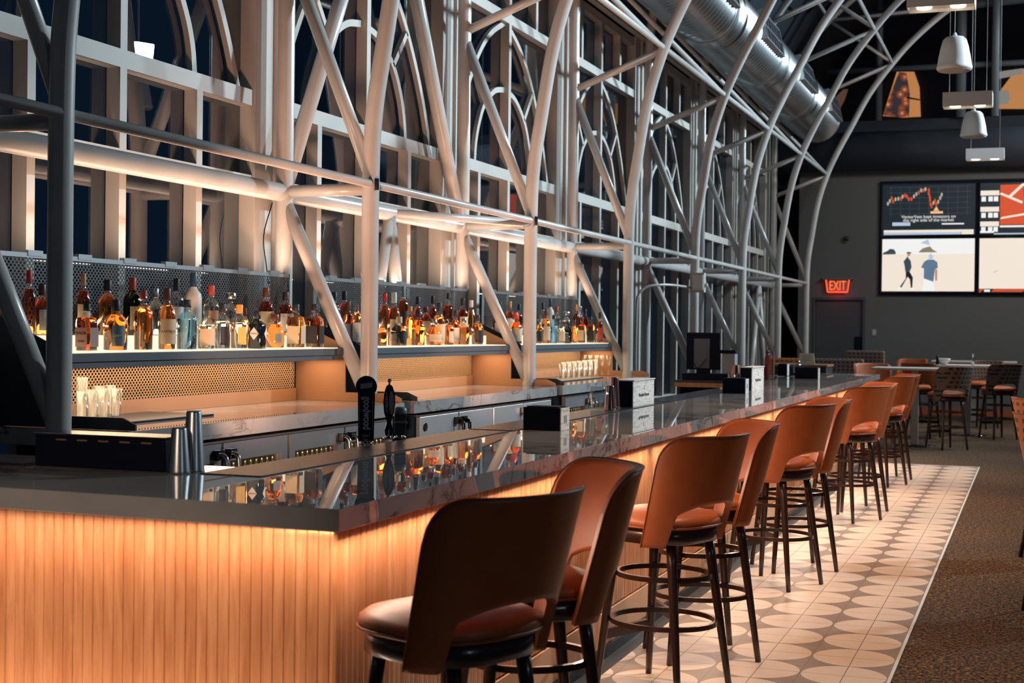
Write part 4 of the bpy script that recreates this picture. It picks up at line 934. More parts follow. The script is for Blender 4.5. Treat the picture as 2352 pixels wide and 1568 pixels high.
# middle unit
B(779, 722, 20, 0, 'round', 'amber', 'silver', None, 'small amber bottle first in the middle shelf, against the brace')
B(790, 668, 26, 1, 'round', 'dark', 'kpaper', None, 'amber bottle with black foil neck and white ring, left of post')
B(801, 691, 24, 2, 'round', 'dark', 'brown', 'paper', 'dark bottle with tall white label just left of second post')
B(817, 684, 26, 0, 'bell', 'amber', None, 'paper', 'uncapped amber bottle with white striped band beside second post')
B(874, 735, 28, 0, 'round', 'amber', None, None, 'amber bottle half hidden by the right side of the second post')
B(883, 673, 24, 1, 'round', 'amber', 'red', None, 'tall amber bottle with bright red wax neck, middle shelf')
B(904, 671, 28, 2, 'round', 'amber', 'paper', 'cream', 'amber bottle with white foil neck and cream label, middle shelf')
B(925, 657, 22, 1, 'tall', 'dark', 'greyp', 'kpaper', 'tallest dark bottle of the middle shelf, grey foil neck')
B(916, 727, 34, 0, 'bell', 'amber', 'cream', 'kpaper', 'flat shouldered amber bottle with black label, front of middle shelf', wrap=0.7)
B(941, 703, 24, 2, 'round', 'amber', 'tanp', None, 'plain amber bottle with tan cap in second row of middle shelf')
B(959, 681, 24, 1, 'squat', 'dark', 'kpaper', None, 'dark rounded bottle with pointed black stopper, back of middle shelf')
B(960, 710, 29, 0, 'bell', 'amber', 'kpaper', None, 'amber bottle dipped in black wax, front of middle shelf')
B(977, 704, 24, 1, 'round', 'dark', 'brown', 'cream', 'dark bottle right behind the black waxed bottle')
B(993, 679, 18, 1, 'round', 'dark', 'kpaper', None, 'slim dark bottle with black cap behind the grenade shaped bottle')
B(996, 733, 35, 0, 'squat', 'amber', 'silver', 'cream', 'grenade shaped squat amber bottle with cream band')
B(1008, 695, 27, 2, 'slope', 'amber', 'kpaper', 'cream', 'sloped amber bottle with black cap right of the squat one')
B(1029, 672, 24, 1, 'square', 'dark', 'kpaper', None, 'square dark bottle with large black stopper, back of middle shelf')
B(1031, 728, 22, 0, 'round', 'amber', None, 'cream', 'slender amber bottle with small cream label, front of middle shelf', wrap=0.5)
B(1046, 712, 20, 2, 'slope', 'dark', 'kpaper', 'paper', 'small bottle with white label behind the slender amber one')
B(1062, 684, 22, 1, 'round', 'dark', 'kpaper', 'cream', 'dark bottle with red neck band, back of middle shelf')
B(1065, 731, 27, 0, 'square', 'amber', 'silver', None, 'dark edged square amber bottle without label, middle shelf front')
B(1081, 689, 22, 1, 'slope', 'gold', 'paper', None, 'clear shouldered bottle with white neck, right part of middle shelf')
B(1096, 723, 26, 0, 'round', 'amber', 'kpaper', 'kpaper', 'amber bottle with tall black label, third from middle shelf end', wrap=0.8)
B(1112, 712, 19, 1, 'round', 'dark', 'brown', 'paper', 'dark bottle with white label behind the red waxed bottle')
B(1131, 715, 30, 0, 'bell', 'amber', 'red', 'cream', 'amber bottle with dripping red wax neck and cream label')
B(1147, 692, 18, 1, 'round', 'dark', 'kpaper', None, 'dark bottle seen behind the brace at end of middle shelf')
# farthest unit
B(1170, 691, 20, 1, 'round', 'amber', 'tanp', 'paper', 'first bottle of the farthest shelf, tan foil and white label')
B(1191, 698, 17, 1, 'round', 'dark', 'kpaper', None, 'dark capped bottle just left of the third post, back row')
B(1187, 720, 20, 0, 'slope', 'amber', 'redp', None, 'amber bottle with red neck just left of third post, front')
B(1237, 728, 16, 0, 'round', 'amber', None, 'kpaper', 'amber bottle touching the right side of the third post')
B(1246, 694, 15, 1, 'tall', 'water', 'kpaper', 'paper', 'clear bottle with black cap, back of farthest shelf')
B(1253, 709, 19, 0, 'round', 'amber', 'brown', 'cream', 'amber bottle with cream label right of the third post')
B(1263, 686, 16, 1, 'tall', None, 'bluep', None, 'frosted white bottle with blue foil on the farthest shelf', glass='wglass')
B(1271, 723, 19, 0, 'square', 'water', 'kpaper', None, 'pale blue bottle with black cap on the farthest shelf', glass='bglass')
B(1278, 703, 16, 1, 'round', 'water', 'redp', None, 'clear bottle with red cap, back of farthest shelf')
B(1288, 731, 17, 0, 'round', 'pale', None, 'cream', 'small clear bottle with pale label on the farthest shelf')
B(1300, 715, 17, 1, 'round', 'water', 'silverball', None, 'clear bottle with silver drum stopper on the farthest shelf')
B(1304, 738, 19, 0, 'square', None, 'kpaper', None, 'black gin bottle with pale diamond on the farthest shelf', glass='kglass')
B(1318, 734, 17, 0, 'squat', 'amber', 'brown', None, 'squat amber bottle on the farthest shelf, right of black one')
B(1322, 699, 15, 1, 'round', 'dark', 'orange', None, 'dark bottle with gold foil cap, back of farthest shelf')
B(1332, 703, 14, 2, 'round', 'dark', 'silver', None, 'dark bottle with grey cap beside the gold foiled one')
B(1336, 728, 19, 0, 'square', 'gold', 'brown', 'cream', 'square golden bottle with cream label on the farthest shelf')
B(1346, 709, 15, 1, 'round', 'dark', 'kpaper', None, 'dark bottle between the two square bottles of farthest shelf')
B(1356, 727, 19, 0, 'square', 'amber', 'kpaper', 'kpaper', 'square amber bottle with black label on the farthest shelf')
B(1366, 716, 13, 1, 'tall', 'dark', 'kpaper', 'kpaper', 'slim dark bottle second from the end of farthest shelf')
B(1377, 717, 15, 0, 'round', 'dark', 'kpaper', 'redp', 'last bottle on the farthest shelf, dark with red label')
# diamond label on the nearest black gin bottle
bm = new(); prism(bm, [(-0.0, 0.055), (0.034, 0.095), (0.0, 0.135), (-0.034, 0.095)], 'y', -0.0445, -0.0435); h_r = h
Rh = BOTTLES[20][3]
for v in bm.verts: v.co.y += 0.0435-Rh*0.75-0.0015
obj('diamond_label', bm, M['paper'], h)
bm = new(); prism(bm, [(-0.03, 0.055), (0.0, 0.095), (-0.03, 0.135), (-0.033, 0.095)], 'x', 0, 0.001)
for v in bm.verts: v.co.x += Rh+0.001; v.co.y *= -1
obj('diamond_label', bm, M['paper'], h)
text('label_text', "HENDRICK'S", 0.014, (0.0, -Rh*0.75-0.003, 0.095), (1, 0, 0), (0, 0, 1), M['kpaper'], h, world=False)

# ================================================================== GLASSWARE
def tumbler(lbl, loc, r, h_, grp, tall=False):
    t = thing('drinking_glass', lbl, 'glass', loc, 0, grp)
    bm = new(); th = 0.0025
    prof = [(r*0.86, 0), (r*0.88, 0.004), (r, h_), (r-th, h_), (r*0.86-th, 0.012), (0.002, 0.012)]
    lathe(bm, prof, (0, 0, 0), 20); obj('glass_wall', bm, M['glass'], t); return t
def tumb_at(u, v, rpx, toppx, lbl, grp, x=None, z=CTZ, y=None):
    p = at(u, v, z=z) if x is None else at(u, v, x=x); p.z = z
    dep = F.dot(p-CAM); r = rpx*dep/FPX; H = (v-toppx)*dep/FPX
    return p, r, H
def glass_row(cells, z, grp):
    for (x, y, r, h_, lb) in cells: tumbler(lb, (x, y, z), r, h_, grp)
# glass rack mat and tumblers on the nearest worktop
bm = new(); box(bm, (-4.40, 6.42, CTZ+0.0003), (-4.84, 7.25, CTZ+0.012), 0.003); tag(obj('glass_mat', bm, M['black']), 'thin dark mat under the upturned glasses on nearest worktop', 'mat')
near = [(189, 953, 15, 'tall glass nearest the big post on the dark mat'), (213, 955, 14, 'textured tumbler second from the big post'), (239, 955, 14, 'textured tumbler third from the big post'), (267, 953, 13, 'textured tumbler at the right end of the near group')]
for u, v, rp, lb in near:
    p = at(u, v-4, x=-4.62); y = p.y; dep = F.dot(Vector((-4.62, y, 1.1))-CAM)
    tumbler(lb, (-4.62, y, CTZ+0.0125), rp*dep/FPX, (v-882)*dep/FPX*0.96, 'glasses on the nearest worktop')
for u, rp, lb in ((187, 14, 'taller glass standing behind, left against the big post'), (226, 14, 'back row tumbler behind the second and third'), (253, 13, 'back row tumbler behind the last two')):
    y = at(u, 930, x=-4.75).y; dep = F.dot(Vector((-4.75, y, 1.1))-CAM); tumbler(lb, (-4.75, y, CTZ+0.0125), rp*dep/FPX, 0.22 if u == 187 else 0.17, 'glasses on the nearest worktop')
bm = new(); ya, yb = at(1275, 862, x=-4.45).y, at(1372, 860, x=-4.45).y; box(bm, (-4.38, ya, CTZ+0.0003), (-4.84, yb, CTZ+0.010), 0.003); tag(obj('glass_mat', bm, M['black']), 'thin dark mat under the glasses on farthest worktop', 'mat')
for r_, xx in enumerate((-4.50, -4.64)):
    for k in range(7):
        u = 1290+12.2*k+5*r_; y = at(u, 855, x=xx).y; dep = F.dot(Vector((xx, y, 1.1))-CAM)
        tumbler('%s upturned tumbler in the %s row on the farthest worktop' % (('first', 'second', 'third', 'fourth', 'fifth', 'sixth', 'seventh')[k], ('front', 'back')[r_]), (xx, y, CTZ+0.0105), 6.6*dep/FPX, 36*dep/FPX, 'tumblers on the farthest worktop')
for k in range(5):
    xx = -4.80+0.07*k; y = 15.84-0.02*(k % 2)
    t = thing('wine_glass', '%s tall stemmed glass behind the tumblers on the farthest worktop' % ('first', 'second', 'third', 'fourth', 'fifth')[k], 'glass', (xx, y, CTZ+0.0105), 0, 'tall glasses on the farthest worktop')
    bm = new(); lathe(bm, [(0.033, 0), (0.035, 0.004), (0.006, 0.012), (0.005, 0.09), (0.022, 0.12), (0.032, 0.16), (0.030, 0.22), (0.028, 0.22), (0.029, 0.16), (0.018, 0.122), (0.001, 0.11)], (0, 0, 0), 18); obj('glass_wall', bm, M['glass'], t)

# ================================================================== THINGS ON THE BAR
BZ = 1.0702
def tin(lbl, u, v, wpx, top, m, z=BZ, x=None, y=None):
    p = at(u, v, z=z); dep = F.dot(p-CAM); r = wpx*dep/FPX/2; H = (v-top)*dep/FPX
    t = thing('shaker_tin', lbl, 'shaker', (p.x, p.y, z), 0, 'metal shaker tins on the bar')
    bm = new(); lathe(bm, [(r, 0), (r*1.01, 0.006), (r*0.98, 0.01), (r*0.66, H-0.006), (r*0.60, H), (0.002, H-0.002)], (0, 0, 0), 36); obj('tin_body', bm, m, t)
    bm = new(); lathe(bm, [(r*1.0, 0), (r*1.035, 0.003), (r*1.0, 0.006)], (0, 0, 0), 36); obj('rim', bm, M['chrome'], t); return p
tin('shorter metal shaker tin beside the black caddy on near corner', 411, 1087, 52, 981, M['steelb'])
tin('taller metal shaker tin behind the shorter one on near corner', 444, 1083, 52, 943, M['steelb'])
# caddy: long black box with slotted lid
t = thing('bar_caddy', 'long black lidded garnish box on the near end of the bar', 'caddy', (-3.30, 4.72, BZ))
a, b_ = at(80, 1069, z=BZ), at(380, 1086, z=BZ); H = 0.118
bm = new(); box(bm, (a.x, a.y, BZ), (b_.x-0.02, a.y+0.155, BZ+H), 0.006); obj('tray', bm, M['matte'], t, world=True)
bm = new(); box(bm, (a.x-0.004, a.y-0.004, BZ+H+0.0005), (b_.x-0.016, a.y+0.16, BZ+H+0.010), 0.002); obj('lid', bm, M['gloss'], t, world=True)
bm = new()
for k in range(5): box(bm, (a.x+0.10+0.095*k, a.y-0.0055, BZ+H-0.016), (a.x+0.145+0.095*k, a.y-0.0005, BZ+H-0.010))
obj('slot', bm, M['bronze'], t, world=True)
# dark chrome ring at the left edge of the photo
t = thing('drain_tray', 'dark patterned drip tray lying left of the garnish box', 'tray', (-3.78, 4.5, BZ)); bm = new(); box(bm, (-4.1, 4.62, BZ), (-3.63, 4.9, BZ+0.012), 0.003); obj('tray_body', bm, M['rubber'], t, world=True)

# beer taps
def tapbase(t, x, y, h_):
    bm = new(); lathe(bm, [(0.030, 0), (0.030, 0.008), (0.016, 0.014), (0.013, 0.05), (0.011, h_)], (0, 0, 0), 16); obj('tap_stem', bm, M['chrome'], t)
p = at(840, 1020, z=1.0745); dep = F.dot(p-CAM); sc = dep/FPX
t = thing('tap_handle', 'tall flat black beer tap handle with round head and vertical lettering', 'tap handle', (p.x, p.y, 1.0745))
tapbase(t, p.x, p.y, 0.03)
hw = 17.5*sc; hh = 118*sc; cr = 24*sc; ch = 133*sc
view = Vector((p.x, p.y, 0)).normalized(); rt = Vector((view.y, -view.x, 0)); rz = math.atan2(rt.y, rt.x)
def rotz(bm, a): bmesh.ops.rotate(bm, verts=bm.verts[:], cent=(0, 0, 0), matrix=Matrix.Rotation(a, 3, 'Z')); return bm
bm = new(); prism(bm, [(-hw, 0.015), (hw*1.05, 0.015), (hw*1.15, hh), (-hw*1.1, hh)], 'y', -0.014, 0.014); rotz(bm, rz); obj('handle_body', bm, M['matte'], t, bev=0.003)
bm = new(); tube_y(bm, [(cr, 0), (cr*1.02, 0.004), (cr*1.02, 0.030), (cr, 0.034)], 36, (0, -0.017, ch)); rotz(bm, rz); obj('round_head', bm, M['gloss'], t)
nrm = -view; M['tapw'] = pm('pale_tap_print', (0.62, 0.64, 0.66), 0.5)
text('tap_text', 'goodwood', 0.050, Vector((0, 0, hh*0.61))+nrm*0.0155+rt*0.004, (0, 0, -1), rt, M['tapw'], t, world=False, sx=0.70, off=0.0012)
text('tap_text', 'LOU', 0.016, Vector((0, 0, hh*0.17))+nrm*0.0155, rt, (0, 0, 1), M['tapw'], t, world=False)
text('tap_text', 'KY', 0.016, Vector((0, 0, hh*0.09))+nrm*0.0155, rt, (0, 0, 1), M['tapw'], t, world=False)
bm = new()
for s_ in (-1, 1): prism(bm, [(s_*hw*0.88, hh*0.33), (s_*hw*0.88-0.0015, hh*0.33), (s_*hw*0.88-0.0015, hh*0.86), (s_*hw*0.88, hh*0.86)], 'y', -0.0158, -0.0145)
rotz(bm, rz); obj('print_line', bm, M['tapw'], t)
bm = new()
for k in range(3): prism(bm, [(-cr*0.55, ch-0.010+k*0.008), (cr*0.55, ch-0.002+k*0.008), (cr*0.55, ch+0.003+k*0.008), (-cr*0.55, ch-0.005+k*0.008)], 'y', -0.0182, -0.0172)
rotz(bm, rz); obj('head_print', bm, M['tapw'], t)
p = at(893, 1008, z=1.0745); sc = F.dot(p-CAM)/FPX
t = thing('tap_handle', 'dark paddle shaped beer tap handle lettered LAGER with silver ball', 'tap handle', (p.x, p.y, 1.0745)); tapbase(t, p.x, p.y, 0.03)
bm = new(); oval = [(-8, 8), (-10, 22), (-5, 40), (-12, 62), (-14, 85), (-12, 105), (-7, 122), (0, 127), (7, 122), (13, 105), (14, 82), (11, 60), (5, 40), (9, 22), (8, 8)]
prism(bm, [(a*sc, b_*sc) for a, b_ in oval], 'y', -0.013, 0.013); rotz(bm, rz); obj('paddle', bm, M['gloss'], t, bev=0.004)
bm = new(); lathe(bm, [(0.004, 126*sc), (0.005, 130*sc), (0.009, 132*sc), (0.011, 135*sc), (0.008, 138*sc), (0.002, 139*sc)], (0, 0, 0), 14); obj('finial', bm, M['chrome'], t)
bm = new(); prism(bm, [(-9*sc, 62*sc), (-3*sc, 62*sc), (-3*sc, 108*sc), (-9*sc, 108*sc)], 'y', -0.0142, -0.0132); rotz(bm, rz); obj('name_plate', bm, pm('dull_plate', (0.12, 0.14, 0.17), 0.4), t)
text('tap_text', 'LAGER', 0.018, Vector((0, 0, 85*sc))+nrm*0.0150+rt*(-6*sc), (0, 0, -1), rt, M['tapw'], t, world=False)
bm = new(); el = [(5*sc+5.5*sc*math.cos(k*PI/10), 84*sc+27*sc*math.sin(k*PI/10)) for k in range(20)]; prism(bm, el, 'y', -0.0150, -0.0135); rotz(bm, rz); obj('silver_oval', bm, M['steelb'], t)
p = at(850, 1013, z=1.0745); pp = Vector((p.x+0.045, p.y+0.25, 1.0745)); sc = F.dot(pp-CAM)/FPX
t = thing('tap_handle', 'short dark beer tap handle with grey blue cap and script lettering', 'tap handle', pp); tapbase(t, pp.x, pp.y, 0.03)
bm = new(); prism(bm, [(-14*sc, 0.02), (12*sc, 0.02), (14*sc, 55*sc), (-14*sc, 55*sc)], 'y', -0.016, 0.016); rotz(bm, rz); obj('handle_body', bm, pm('slate_green_tap', (0.03, 0.05, 0.055), 0.4), t, bev=0.003)
bm = new(); lathe(bm, [(0.030, 55*sc), (0.032, 60*sc), (0.030, 68*sc), (0.02, 72*sc)], (0, 0, 0), 20); obj('cap', bm, pm('grey_blue_cap', (0.16, 0.23, 0.26), 0.4), t)
text('tap_text', 'Kentucky', 0.020, Vector((0, 0, 38*sc))+nrm*0.018, rt, (0, 0, 1), M['tapw'], t, world=False)

# napkin cubes
def cube(lbl, ul, um, ur, vl, vm, top, patch=True, m1=None, m2=None):
    A = at(ul, vl, z=BZ); Bp = at(um, vm, z=BZ); Cp = at(ur, vl+2, z=BZ); H = at(um, top, y=Bp.y).z-BZ
    w_ = max(0.10, Bp.x-A.x); d_ = 0.15
    t = thing('napkin_box', lbl, 'napkin box', (Bp.x-w_/2, Bp.y+d_/2, BZ))
    bm = new(); box(bm, (-w_/2, -d_/2, 0), (w_/2, d_/2, H)); obj('box_body', bm, m1 or M['matte'], t, bev=0.002)
    bm = new(); box(bm, (w_/2+0.0003, -d_/2, 0.001), (w_/2+0.006, d_/2, H-0.001)); sp = obj('side_panel', bm, m2 or M['crate'], t)
    bm = new(); box(bm, (-w_/2+0.015, -d_/2+0.015, H+0.0003), (w_/2-0.015, d_/2-0.015, H+0.006)); obj('napkins', bm, M['black'], t)
    if patch:
        bm = new(); box(bm, (w_/2+0.0063, -0.025, H*0.32), (w_/2+0.0075, 0.025, H*0.66)); obj('label_patch', bm, pm('grey_patch', (0.25, 0.26, 0.26), 0.6), t)
    return t
cube('black napkin box with white side and grey square, nearest on bar', 1212, 1286, 1317, 985, 990, 937)
cube('small black napkin box with white side in front of middle crate', 1663, 1711, 1725, 902, 904, 870)
cube('farthest small black napkin box with white side on the bar', 1841, 1878, 1886, 866, 870, 845, patch=False)
cube('dark napkin box far along the bar behind the red mill', 1790, 1807, 1813, 862, 863, 836, patch=False)
# crates
def crate(lbl, ul, um, vm, ur, top, txt, wd):
    Bp = at(um, vm, z=BZ); A = at(ul, vm-6, z=BZ); H = at(um, top, y=Bp.y).z-BZ; w_ = wd; d_ = (at(ur, vm-6, x=Bp.x).y-Bp.y)
    t = thing('wooden_crate', lbl, 'crate', (Bp.x-w_/2, Bp.y+d_/2, BZ))
    bm = new(); box(bm, (-w_/2, -d_/2, 0), (w_/2-0.008, d_/2, H-0.008)); obj('crate_body', bm, M['matte'], t, bev=0.001)
    bm = new(); box(bm, (w_/2-0.0075, -d_/2, 0), (w_/2, d_/2, H-0.008)); obj('front_board', bm, M['crate'], t)
    bm = new(); box(bm, (-w_/2-0.005, -d_/2-0.005, H-0.0075), (w_/2+0.008, d_/2+0.005, H)); obj('lid', bm, M['crate'], t, bev=0.001)
    bm = new()
    for k in range(9): box(bm, (w_/2+0.0001, d_/2-0.008, 0.01+k*(H-0.03)/9), (w_/2+0.001, d_/2-0.001, 0.018+k*(H-0.03)/9))
    obj('joint', bm, M['kpaper'], t)
    text('crate_text', txt, d_*0.062, (w_/2+0.0012, 0, H*0.42), (0, 1, 0), (0, 0, 1), M['kpaper'], t, world=False, ext=0.0004)
    bm = new(); pipe(bm, [(w_/2+0.001, -0.006, H*0.62), (w_/2+0.001, 0.0, H*0.66), (w_/2+0.001, 0.002, H*0.76)], 0.0015, 6); pipe(bm, [(w_/2+0.001, -0.012, H*0.63), (w_/2+0.001, 0.016, H*0.63)], 0.0012, 6); obj('crate_emblem', bm, M['kpaper'], t)
    return t
crate('whitewashed wooden crate with black end, nearer one on the bar', 1418, 1454, 936, 1502, 873, 'Woodford Reserve', 0.14)
crate('whitewashed wooden crate behind the small napkin box, farther one', 1700, 1727, 897, 1754, 843, 'Woodford Reserve', 0.11)
# glass with tins
p = at(1376, 941, z=1.0745); sc = F.dot(p-CAM)/FPX
t = tumbler('clear mixing glass beside copper tins left of the nearer crate', (p.x, p.y, 1.0745), 23*sc, 54*sc, None)
tin('front copper shaker tin in the group left of nearer crate', 1401, 940, 28, 885, M['copper'], 1.0745)
tin('rear tall copper shaker tin against the nearer crate', 1411, 935, 28, 866, M['copper'], 1.0745)
p = at(1685, 894, z=1.0702); sc = F.dot(p-CAM)/FPX
tin('copper shaker tin standing behind the small napkin box', 1690, 891, 26, 838, M['copper'])
t = tumbler('clear glass in front of the far copper tin', (p.x, p.y-0.05, 1.0702), 12*sc, 36*sc, None)
p = at(1830, 856, z=BZ); sc = F.dot(p-CAM)/FPX; tumbler('clear glass between the red mill and farthest napkin box', (p.x, p.y, BZ), 9.5*sc, 28*sc, None)
p = at(1762, 872, z=BZ); sc = F.dot(p-CAM)/FPX
t = thing('glass_bottle', 'slim dark red upright bottle far along the bar', 'bottle', (p.x, p.y, BZ)); bm = new(); lathe(bm, [(6*sc, 0), (6*sc, 48*sc), (4*sc, 56*sc), (4*sc, 62*sc)], (0, 0, 0), 16); obj('glass_body', bm, pm('dark_red_glass', (0.22, 0.03, 0.02), 0.15), t); bm = new(); lathe(bm, [(4.5*sc, 62.2*sc), (4.5*sc, 66*sc), (2*sc, 68*sc)], (0, 0, 0), 16); obj('cap', bm, M['brown'], t)
t = thing('menu_board', 'thin dark upright menu board beside the red bottle', 'menu', (p.x+0.06, p.y+0.1, BZ)); bm = new(); box(bm, (-0.012, -0.05, 0), (0.0, 0.05, 64*sc), 0.002); obj('board', bm, M['brown'], t); bm = new(); box(bm, (-0.03, -0.055, -0.0), (0.018, 0.055, 0.012)); obj('base', bm, M['darkwood'], t)
# sign card past the bar end
c = at(1853, 822, y=21.2); t = thing('table_card', 'white folded card sign standing beyond the farthest napkin box', 'sign', (c.x, 21.2, c.z-0.09))
bm = new(); prism(bm, [(c.x-0.12, c.z-0.09), (c.x+0.12, c.z-0.09), (c.x+0.10, c.z+0.07), (c.x-0.10, c.z+0.07)], 'y', 21.19, 21.2); obj('card', bm, M['paper'], t, world=True)
bm = new()
for k in range(3): box(bm, (c.x-0.06, 21.187, c.z+0.02-0.03*k), (c.x+0.06, 21.1895, c.z+0.03-0.03*k))
obj('card_print', bm, pm('grey_print', (0.35, 0.36, 0.36), 0.6), t, world=True)
t = thing('host_stand', 'low dark cabinet beyond the bar end carrying the card', 'cabinet', (c.x, 21.4, 0)); bm = new(); box(bm, (c.x-0.45, 21.0, 0), (c.x+0.3, 21.7, c.z-0.12)); obj('cabinet_body', bm, M['navyfin'], t, world=True); bm = new(); box(bm, (c.x-0.47, 20.98, c.z-0.119), (c.x+0.32, 21.72, c.z-0.0905)); obj('cabinet_top', bm, M['bronze'], t, world=True)

# service station with the till
t = thing('service_station', 'service counter with wood edge behind the bar, carrying the till', 'counter', (-3.55, 17.0, 0))
bm = new(); box(bm, (-3.85, 16.3, 0.02), (-3.10, 18.9, 0.85)); obj('cabinet_body', bm, M['navyfin'], t, world=True)
bm = new(); box(bm, (-3.86, 16.28, 1.035), (-3.08, 19.2, 1.06)); obj('counter_top', bm, M['navyfin'], t, world=True, bev=0.003)
bm = new(); box(bm, (-3.86, 16.26, 0.985), (-3.06, 16.275, 1.034)); box(bm, (-3.075, 16.276, 0.985), (-3.06, 19.2, 1.034)); obj('wood_edge', bm, M['wood'], t, world=True)
bm = new(); box(bm, (-3.84, 16.3, 0.851), (-3.80, 18.9, 1.034)); box(bm, (-3.84, 18.86, 0.851), (-3.1, 18.9, 1.034)); obj('upright', bm, M['navyfin'], t, world=True)
PY = 16.55
def pp_(u, v, y=PY): return at(u, v, y=y)
t = thing('cash_register', 'black point of sale screen seen from behind on service counter', 'till', (-3.5, PY, 1.06))
a, b_ = pp_(1577, 848), pp_(1655, 764)
bm = new(); x0, x1, z0, z1 = a.x, b_.x, max(a.z, 1.16), b_.z
box(bm, (x0, PY-0.02, z0), (x1, PY+0.02, z1), 0.008); sc_ = obj('monitor', bm, M['matte'], t, world=True)
bm = new(); box(bm, (x0+0.09, PY-0.026, z0+0.02), (x1-0.12, PY-0.021, z1-0.07)); obj('rear_cover', bm, M['dimsteel'], sc_, world=True)
bm = new(); pipe(bm, spline([(x0+0.06, PY-0.03, z0+0.12), (x0+0.14, PY-0.05, z0+0.02), (x0+0.24, PY-0.05, z0+0.13)], 6), 0.004, 6); obj('cable', bm, M['black'], sc_, world=True)
bm = new(); box(bm, ((x0+x1)/2-0.08, PY-0.01, 1.135), ((x0+x1)/2+0.08, PY+0.03, z0-0.001)); obj('stand', bm, M['matte'], t, world=True)
bm = new(); box(bm, (x0-0.02, PY-0.14, 1.0605), (x1+0.16, PY+0.2, 1.134), 0.006); obj('cash_drawer', bm, M['matte'], t, world=True)
bm = new(); a, b_ = pp_(1658, 858), pp_(1690, 800); box(bm, (a.x+0.01, PY-0.05, 1.135), (b_.x, PY+0.12, b_.z-0.06), 0.006); obj('receipt_printer', bm, pm('grey_printer', (0.30, 0.31, 0.32), 0.5), t, world=True)
bm = new(); box(bm, (a.x-0.02, PY-0.06, b_.z-0.059), (b_.x+0.01, PY+0.13, b_.z-0.02), 0.004); obj('printer_lid', bm, M['matte'], t, world=True)
for k, (u0, u1, v0, v1, lb) in enumerate(((1710, 1742, 876, 846, 'dark equipment box right of the till on service counter'), (1742, 1762, 874, 850, 'small dark box behind the far whitewashed crate'))):
    a = at(u0, v0, y=18.3); b_ = at(u1, v1, y=18.3); bm = new(); box(bm, (max(a.x, -3.85)+0.0, 18.2, 1.0605), (max(a.x, -3.85)+0.22, 18.4, 1.0605+0.13), 0.004) if k == 0 else box(bm, (-3.42, 18.55, 1.0605), (-3.22, 18.75, 1.17), 0.004)
    t = thing('equipment_box', lb, 'box', (-3.5, 18.3, 1.06)); obj('case', bm, M['matte'], t, world=True)

# junction box and conduit on the fifth rib
t = thing('junction_box', 'grey electrical box clamped to the fifth rib', 'electrical box', (FX, YC[4], 2.27))
bm = new(); box(bm, (-0.02, -0.19, -0.13), (0.17, -0.075, 0.13), 0.006); obj('box_body', bm, M['frame'], t)
bm = new(); box(bm, (0.02, -0.215, -0.10), (0.16, -0.1905, 0.10), 0.004); obj('cover', bm, M['whitep'], t)
bm = new(); lathe(bm, [(0.02, 0), (0.02, 0.05)], (0.19, -0.13, -0.06), 12); obj('knob', bm, M['whitep'], t)
longc = spline([(-4.30, YC[4]-0.10, 2.20), (-4.6, YC[4]-0.75, 2.22), (-4.82, YC[4]-1.0, 2.12), (-4.86, YC[4]-1.05, 1.7), (-4.86, YC[4]-1.05, 0.02)], 6)
bm = new(); pipe(bm, longc, 0.018, 10); tag(obj('conduit', bm, M['steel']), 'thin bent conduit running down from the grey electrical box', 'conduit')
for k, (yy, lb) in enumerate(((YC[1], 'small black clip fixed on the second post at rail height'), (YC[2], 'small black clip fixed on the third post at rail height'))):
    t = thing('cable_clip', lb, 'clip', (FX, yy, 2.58)); bm = new(); box(bm, (0.05, -0.048, -0.02), (0.074, -0.025, 0.06), 0.003); obj('clip_body', bm, M['gloss'], t)
bm = new(); pp0 = at(612, 465, x=-5.10); pipe(bm, spline([(-5.08, 9.12, 2.49), (-5.09, 9.02, 2.25), (-5.09, 9.06, 2.05), (-5.09, 9.10, 1.9)], 6), 0.004, 6); tag(obj('loose_cable', bm, M['matte']), 'thin loose cable hanging on the pilaster behind the second post', 'cable')

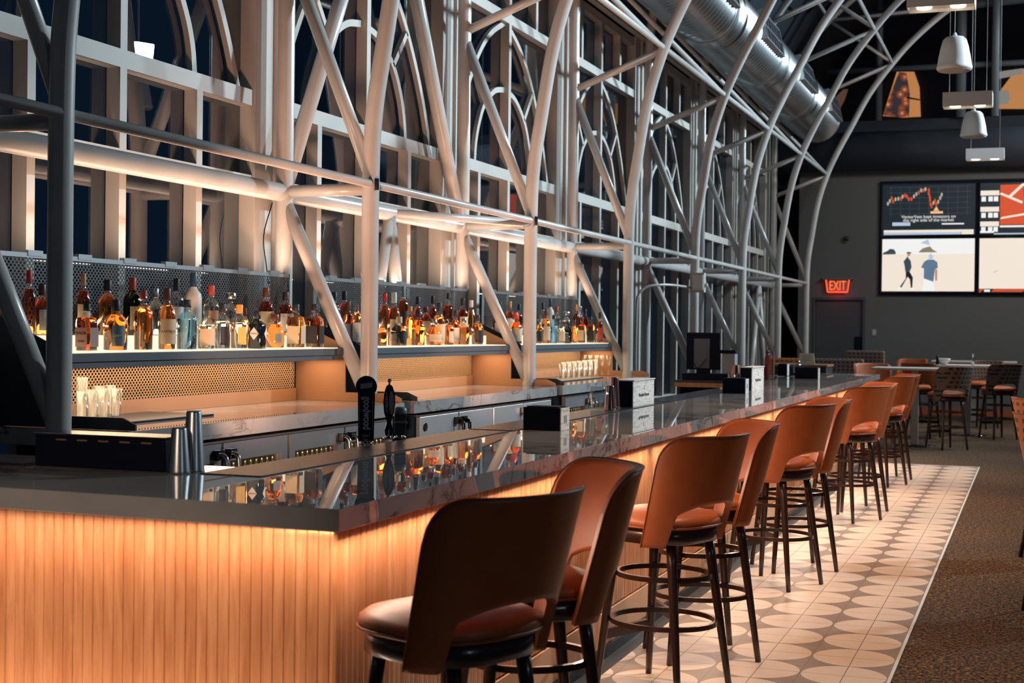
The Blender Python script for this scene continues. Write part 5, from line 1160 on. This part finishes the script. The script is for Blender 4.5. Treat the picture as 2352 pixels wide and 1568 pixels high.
# ================================================================== PENDANTS
for k, (u0, u1, v0, v1, Y, lb) in enumerate(((2085, 2240, -30, 20, 13.26, 'nearest white twin lamp box hanging at the top edge'), (2166, 2280, 212, 246, 18.98, 'middle white twin lamp box below the nearer speaker'), (2219, 2307, 340, 367, 24.8, 'lowest and farthest white twin lamp box over the screens'))):
    a, b_ = at(u0, v1, y=Y), at(u1, v1, y=Y); w_ = b_.x-a.x; H = 0.175; zc = (a.z+b_.z)/2
    t = thing('lamp_box', lb, 'pendant lamp', ((a.x+b_.x)/2, Y, zc), 0, 'hanging lamp boxes')
    bm = new(); hw, hd = w_/2, 0.13
    box(bm, (-hw, -hd, 0), (hw, -hd+0.008, H)); box(bm, (-hw, hd-0.008, 0), (hw, hd, H)); box(bm, (-hw, -hd+0.008, 0), (-hw+0.008, hd-0.008, H)); box(bm, (hw-0.008, -hd+0.008, 0), (hw, hd-0.008, H)); box(bm, (-hw+0.008, -hd+0.008, 0.03), (hw-0.008, hd-0.008, H)); obj('housing', bm, M['whitep'], t)
    for s_ in (-0.5, 0.5):
        bm = new(); lathe(bm, [(0.062, 0.004), (0.066, 0.012), (0.062, 0.029)], (hw*s_*1.0, -0.02, 0), 24); obj('lens', bm, M['lamp'], t)
        spot('lamp_box_spot', ((a.x+b_.x)/2+hw*s_, Y-0.02, zc-0.02), ((a.x+b_.x)/2+hw*s_, Y, 0), 90, (1.0, 0.75, 0.52), 70, 0.7, 0.06)
    for s_ in (-0.75, 0.75):
        bm = new(); pipe(bm, [(hw*s_, 0, H), (hw*s_, 0, 10.19-zc)], 0.004, 6); obj('cord', bm, M['whitep'], t)
for k, (u, v, wpx, Y, lb) in enumerate(((2192, 165, 79, 14.4, 'nearer white bell shaped speaker hanging from the ceiling'), (2236, 318, 60, 19.9, 'farther white bell shaped speaker hanging from the ceiling'))):
    c = at(u, v-4, y=Y); R = wpx*F.dot(c-CAM)/FPX/2; H = R*2.05
    t = thing('pendant_speaker', lb, 'speaker', (c.x, Y, c.z), 0, 'hanging bell speakers')
    bm = new(); lathe(bm, [(R*0.93, -0.004), (R, 0.012), (R, 0.03), (R*0.97, 0.04), (R*0.90, H*0.35), (R*0.78, H*0.65), (R*0.66, H*0.85), (R*0.50, H*0.93), (R*0.15, H*0.97), (R*0.08, H*1.06)], (0, 0, 0), 40); obj('shell', bm, M['whitep'], t)
    bm = new(); lathe(bm, [(0.01, 0.006), (R*0.90, -0.006), (R*0.92, -0.002)], (0, 0, -0.003), 40); obj('grille', bm, M['frame'], t)
    bm = new(); pipe(bm, [(0, 0, H*1.05), (0.01, 0, 10.19-c.z)], 0.004, 6); obj('cord', bm, M['whitep'], t)
